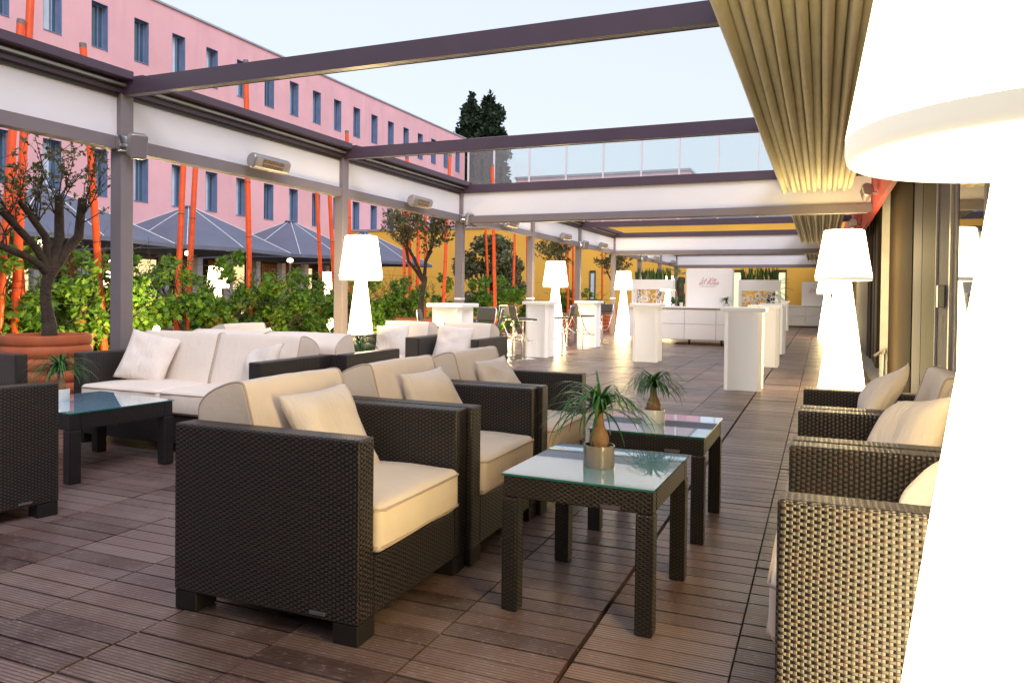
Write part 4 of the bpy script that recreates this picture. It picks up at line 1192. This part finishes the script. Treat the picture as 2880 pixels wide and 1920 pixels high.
spotlight('bright spotlight low between the bar stools of the middle high table', (-8.3, 20.2, .34), 55)
spotlight('bright spotlight right of the farthest left high table', (-5.72, 20.5, .32), 25)
for lab, x, y, e in (('lit garden spotlight low among the vines left of the first grey post', -8.1, 6.0, 40), ('lit garden spotlight low among the vines between the first two posts', -8.1, 10.3, 40), ('lit garden spotlight low among the vines behind the lamp at the second post', -8.1, 13.4, 45), ('lit garden spotlight low among the vines beside the second potted olive', -8.1, 16.2, 40)):
    spotlight(lab, (x, y, .16), e)

# ---------------------------------------------------------------- white high tables
def bar_table(label, loc):
    t = thing('high_table', label, 'high table', loc, 0, 'white plastic high tables')
    h = .235; c = .05; n = 8; pol = []
    corners = [(-h, -h), (h, -h), (h, h), (-h, h)]
    for i in range(4):
        a = Vector(corners[i]); b = Vector(corners[(i + 1) % 4]); d = (b - a).normalized(); nrm = Vector((-d.y, d.x))
        A = a + d * c; B = b - d * c
        for k in range(n + 1):
            f = k / n; p = A.lerp(B, f) + nrm * (.055 * math.sin(PI * f) ** .8)
            pol.append((p.x, p.y))
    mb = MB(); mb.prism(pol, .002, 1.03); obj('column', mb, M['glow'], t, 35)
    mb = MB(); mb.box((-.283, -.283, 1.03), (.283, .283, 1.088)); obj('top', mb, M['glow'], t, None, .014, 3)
    return t
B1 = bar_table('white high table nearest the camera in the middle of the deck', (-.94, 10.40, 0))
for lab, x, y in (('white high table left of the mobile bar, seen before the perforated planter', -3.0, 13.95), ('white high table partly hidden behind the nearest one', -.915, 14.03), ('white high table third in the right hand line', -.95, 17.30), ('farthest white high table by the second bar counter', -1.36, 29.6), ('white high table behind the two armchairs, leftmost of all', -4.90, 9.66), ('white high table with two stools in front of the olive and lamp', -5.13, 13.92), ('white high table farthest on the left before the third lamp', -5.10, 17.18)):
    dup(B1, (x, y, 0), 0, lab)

# bar stools
def stool_proto(label):
    """faces +x: backrest at -x"""
    t = thing('bar_stool', label, 'bar stool', (0, 0, 0), 0, 'chrome bar stools with charcoal pads')
    mb = MB(); mb.box((-.2, -.2, .001), (.2, .2, .012)); obj('base', mb, M['chrome'], t, None, .003)
    mb = MB(); mb.tube([(0, 0, .012), (0, 0, .45)], .026, 12); mb.tube([(0, 0, .45), (0, 0, .735)], .018, 12); obj('pole', mb, M['chrome'], t, 40)
    mb = round_box((.19, .18, .017), .014); me = weld(mb.mesh('seat', M['seat'], 60)); o = obj('seat', me, None, t); o.location = (.03, 0, .752)
    mb = round_box((.012, .185, .105), .011); me = weld(mb.mesh('backrest', M['seat'], 60)); o = obj('backrest', me, None, t); o.location = (-.19, 0, .885); o.rotation_euler = (0, R(-10), 0)
    mb = MB()
    for s_ in (-1, 1):
        y = s_ * .195
        mb.tube([(-.222, y * .86, .998), (-.215, y, .96), (-.19, y, .80), (-.02, y, .42), (.10, y, .335), (.20, y, .33)], .009, 7)
    mb.tube([(-.224, -.168, .998), (-.224, .168, .998)], .009, 7); mb.tube([(.20, -.195, .33), (.20, .195, .33)], .010, 7); mb.tube([(-.03, -.195, .44), (0, 0, .44), (-.03, .195, .44)], .007, 6)
    mb.tube([(-.15, -.195, .735), (.12, -.185, .735)], .007, 6); mb.tube([(-.15, .195, .735), (.12, .185, .735)], .007, 6)
    obj('tube_frame', mb, M['chrome'], t, 60)
    return t
st = stool_proto('chrome bar stool left of the leftmost high table, olive lit backrest')
st.location = (-4.91, 9.12, 0); st.rotation_euler = (0, 0, R(22))
for lab, x, y, a in (('chrome bar stool right of the leftmost high table, turned away', -4.66, 10.36, 198), ('chrome bar stool with blue sheen behind the leftmost high table', -5.19, 11.17, -105), ('chrome bar stool with folded light behind the front stool of the middle table', -5.66, 13.8, -4), ('chrome bar stool standing in front of the middle high table', -5.22, 13.22, 42), ('chrome bar stool hidden at the right of the middle high table', -4.95, 14.75, 185), ('chrome bar stool at the left of the farthest high table', -5.62, 17.08, 0), ('chrome bar stool with olive backrest in front of the farthest high table', -5.03, 16.42, 48), ('chrome bar stool behind the farthest high table near the spotlight', -5.21, 18.73, -110)):
    dup(st, (x, y, 0), R(a), lab)

# ---------------------------------------------------------------- mobile bar
t_bar = thing('bar_counter', 'white padded mobile bar counter on castors in the middle of the terrace', 'bar counter')
mb = MB(); mb.box((-3.98, 19.22, .13), (-1.55, 20.7, .905)); obj('body', mb, M['white'], t_bar)
g = random.Random(2); xs = [-3.98, -3.20, -2.42, -1.60]
for i in range(3):
    for z0, z1 in ((.135, .512), (.522, .895)):
        mb = MB(); mb.box((xs[i] + .006, 19.19, z0), (xs[i + 1] - .006, 19.222, z1)); obj('front_panel', mb, M['leather'], t_bar, None, .012, 3)
mb = MB(); mb.box((-4.0, 19.17, .905), (-1.53, 20.75, .925)); obj('edge_line', mb, M['brownline'], t_bar)
mb = MB(); mb.box((-4.0, 19.18, .925), (-1.53, 20.75, .95)); mb.box((-4.85, 19.9, .905), (-4.0, 20.75, .95)); mb.box((-4.8, 19.95, .12), (-4.0, 20.7, .905)); mb.box((-1.53, 19.9, .905), (-.9, 20.75, .95)); mb.box((-1.53, 19.95, .12), (-.95, 20.7, .905)); obj('counter_top', mb, M['white'], t_bar)
for x in (-3.9, -3.1, -2.3, -1.65):
    mb = MB(); mb.tube([(x - .02, 19.4, .045), (x + .02, 19.4, .045)], .044, 12); mb.box((x - .03, 19.35, .08), (x + .03, 19.45, .13)); obj('castor', mb, M['foot'], t_bar)
def text_mesh(body, size, mat, shear=0.0):
    cu = bpy.data.curves.new('txt', 'FONT'); cu.body = body; cu.size = size; cu.shear = shear; cu.align_x = 'CENTER'; cu.extrude = .001
    o = bpy.data.objects.new('txt', cu); C.objects.link(o)
    dg = bpy.context.evaluated_depsgraph_get()
    me = bpy.data.meshes.new_from_object(o.evaluated_get(dg)); bpy.data.objects.remove(o)
    me.materials.clear(); me.materials.append(mat); return me
def sign(label, x0, x1, y, z0, z1):
    t = thing('sign_board', label, 'sign', ((x0 + x1) / 2, y, z0), 0, 'white curved sign boards on the bars')
    w = (x1 - x0) / 2; h = z1 - z0
    mb = MB(); pol = [(-w, .05), (-w + .03, .0), (w - .03, .0), (w, .05), (w, .14), (-w, .14)]
    mb.prism(pol, 0, h - .03); mb.prism([(-w + .04, .004), (w - .04, .004), (w - .04, .13), (-w + .04, .13)], h - .03, h); obj('board', mb, M['white'], t)
    k = w / .6
    for body, s_, dz, mt, sh in (('La Vie', .15 * k, h * .66, 'logo', .45), ('en Rose', .15 * k, h * .575, 'logo', .45), ('R E S T A U R A N T', .045 * k, h * .515, 'logog', 0)):
        o = obj('lettering', text_mesh(body, s_, M[mt], sh), None, t); o.rotation_euler = (PI / 2, 0, 0); o.location = (-.02, -.003, dz)
sign('white sign board with pink script standing on the main bar counter', -3.30, -2.09, 19.9, .95, 1.95)
def planter(label, x0, x1, y, z0, z1, zl, seed):
    t = thing('perforated_planter', label, 'planter', (x0, y, z0), 0, 'white planters with round cut outs')
    W = x1 - x0; H = z1 - z0; L = zl - z0; dp = .34
    mb = MB(); mb.box((0, 0, L), (W, dp, H)); mb.box((0, 0, 0), (.06, .02, L)); mb.box((W - .05, 0, 0), (W, .02, L)); mb.box((0, dp - .02, 0), (.06, dp, L)); mb.box((W - .05, dp - .02, 0), (W, dp, L)); mb.box((.06, 0, 0), (W - .05, .02, .02)); obj('box', mb, M['white'], t)
    mb = MB(); g = random.Random(seed); k = 0
    x = .06
    for _ in range(34):
        r = g.choice((.03, .045, .055, .07, .085)); cx = g.uniform(.06 + r * .8, W - .05 - r * .8); cz = g.uniform(.02 + r * .6, L - r * .75)
        th = .012; n = 20; vs = []; yy = .002 + (k % 8) * .0012; k += 1
        for j in range(n):
            a = 2 * PI * j / n
            for rr, dy in ((r, 0), (r - th, 0), (r - th, .012), (r, .012)): vs.append((cx + rr * math.cos(a), yy + dy, cz + rr * math.sin(a)))
        fs = []
        for j in range(n):
            j2 = (j + 1) % n
            for q in range(4): fs.append((j * 4 + q, j2 * 4 + q, j2 * 4 + (q + 1) % 4, j * 4 + (q + 1) % 4))
        mb.idx(vs, fs)
    obj('ring_lattice', mb, M['white'], t)
    lab2 = label.split(' planter')[0]
    pl = thing('snake_plant', 'upright dark green snake plants filling the %s' % ('left planter' if 'left' in label else 'right planter'), 'plant', (x0, y, z1), 0, 'snake plants in the planters')
    mbs = MB(); mbs.box((.03, .03, -.02), (W - .03, dp - .03, .004)); obj('soil', mbs, M['soil'], pl)
    lv = MB(); lv.recalc = False
    for c_ in range(8):
        bx = .08 + (W - .16) * (c_ + g.uniform(.2, .8)) / 8
        for q in range(13):
            a = g.uniform(0, 2 * PI); lean = g.uniform(.02, .38); Lh = g.uniform(.2, .36)
            d = Vector((math.cos(a) * lean, math.sin(a) * lean * .6, 1)).normalized(); sd = d.cross(Vector((0, 1, .1)).normalized()).normalized(); sd = Matrix.Rotation(g.uniform(-.7, .7), 3, d) @ sd
            p = Vector((bx + g.gauss(0, .02), dp / 2 + g.gauss(0, .05), 0)); row = []
            for i in range(6):
                f = i / 5; ww = .023 * (1 - f ** 2.5) + .001; row += [p + d * Lh * f + sd * ww, p + d * Lh * f - sd * ww]
            lv.idx(row, [(2 * i, 2 * i + 1, 2 * i + 3, 2 * i + 2) for i in range(5)], None, 0, min(1, max(0, g.gauss(.45, .25))))
    obj('blades', lv, M['blade'], pl)
planter('white planter with round cut outs left of the sign board', -4.82, -3.70, 20.3, .95, 1.665, 1.40, 5)
planter('white planter with round cut outs right of the sign board', -2.00, -.98, 20.3, .95, 1.665, 1.38, 6)
ponytail('small palm in a white pot on the bar, right of the pink lettering', (-2.22, 19.6, .95), .075, .10, 'potwhite', .08, .24, 90, 66)
def pot_small(label, loc, r, h):
    t = thing('potted_plant', label, 'plant', loc, 0, 'small pots on the bars')
    mb = MB(); mb.lathe([(r * .8, 0), (r, h), (r * .9, h), (r * .88, h * .8), (.001, h * .8)], 20, capb=True); obj('pot', mb, M['potwhite'], t, 50)
    lv = MB(); lv.recalc = False; g = random.Random(int(abs(loc[0]) * 100)); leaf_cloud(lv, [(0, 0, h + .07, .07, .07, .08)], 90, .07, g, 'oval'); obj('foliage', lv, M['blade'], t)
pot_small('little green plant in a white pot left of the sign board', (-3.42, 20.0, .95), .05, .11)
pot_small('low little plant at the corner of the left planter', (-3.58, 19.7, .95), .045, .07)

t_b2 = thing('bar_counter', 'white second bar counter at the far right end of the deck', 'bar counter')
mb = MB(); mb.box((-1.32, 33.0, .06), (1.0 - .15, 34.0, .86)); obj('body', mb, M['white'], t_b2)
for i in range(3):
    x0 = -1.32 + i * .72
    for z0, z1 in ((.07, .45), (.46, .84)):
        mb = MB(); mb.box((x0 + .006, 32.975, z0), (x0 + .714, 33.002, z1)); obj('front_panel', mb, M['leather'], t_b2, None, .012, 2)
mb = MB(); mb.box((-1.36, 32.95, .86), (.88, 34.05, .89)); obj('counter_top', mb, M['white'], t_b2)
sign('white sign board with pink script on the far second counter', -.76, .22, 33.3, .89, 1.87)
pot_small('spiky plant in a white pot on the far second counter', (.12, 33.1, .89), .11, .2)

# palms by the ochre wall
def palm(label, loc, H, nf, L, seed):
    t = thing('palm_tree', label, 'palm', loc, 0, 'palms before the ochre wall')
    g = random.Random(seed)
    mb = MB(); pts = [(0.03 * math.sin(k), .03 * math.cos(k * 1.3), H * k / 14) for k in range(15)]; mb.tube(pts, [.13 + .025 * (k % 2) for k in range(15)], 10); obj('trunk', mb, M['bark'], t, 40)
    lv = MB(); lv.recalc = False
    for k in range(nf):
        az = g.uniform(0, 2 * PI); el = g.uniform(-.3, 1.3); p = Vector((0, 0, H)); n = 10; tt = g.random()
        for i in range(n):
            e2 = el - 1.3 * (i / n) ** 1.4; d = Vector((math.cos(az) * math.cos(e2), math.sin(az) * math.cos(e2), math.sin(e2))); q = p + d * L / n
            if i > 2:
                sd = d.cross(Vector((0, 0, 1))).normalized()
                for s_ in (-1, 1):
                    for m in range(2):
                        b = p.lerp(q, m / 2); tip = b + (sd * s_ * .8 + d * .7 - Vector((0, 0, .25))) * .26 * L * (1.1 - i / n * .6)
                        lv.face([b, b + d * .025, tip], None, 0, min(1, max(0, tt * .6 + g.random() * .3)))
            p = q
    obj('fronds', lv, M['palmleaf'], t)
palm('palm with a shaggy trunk left of the main sign board', (-5.15, 30, 0), 1.95, 26, .8, 71)
palm('palm fronds spreading right of the right perforated planter', (-1.85, 31.2, 0), 1.35, 26, 1.0, 72)
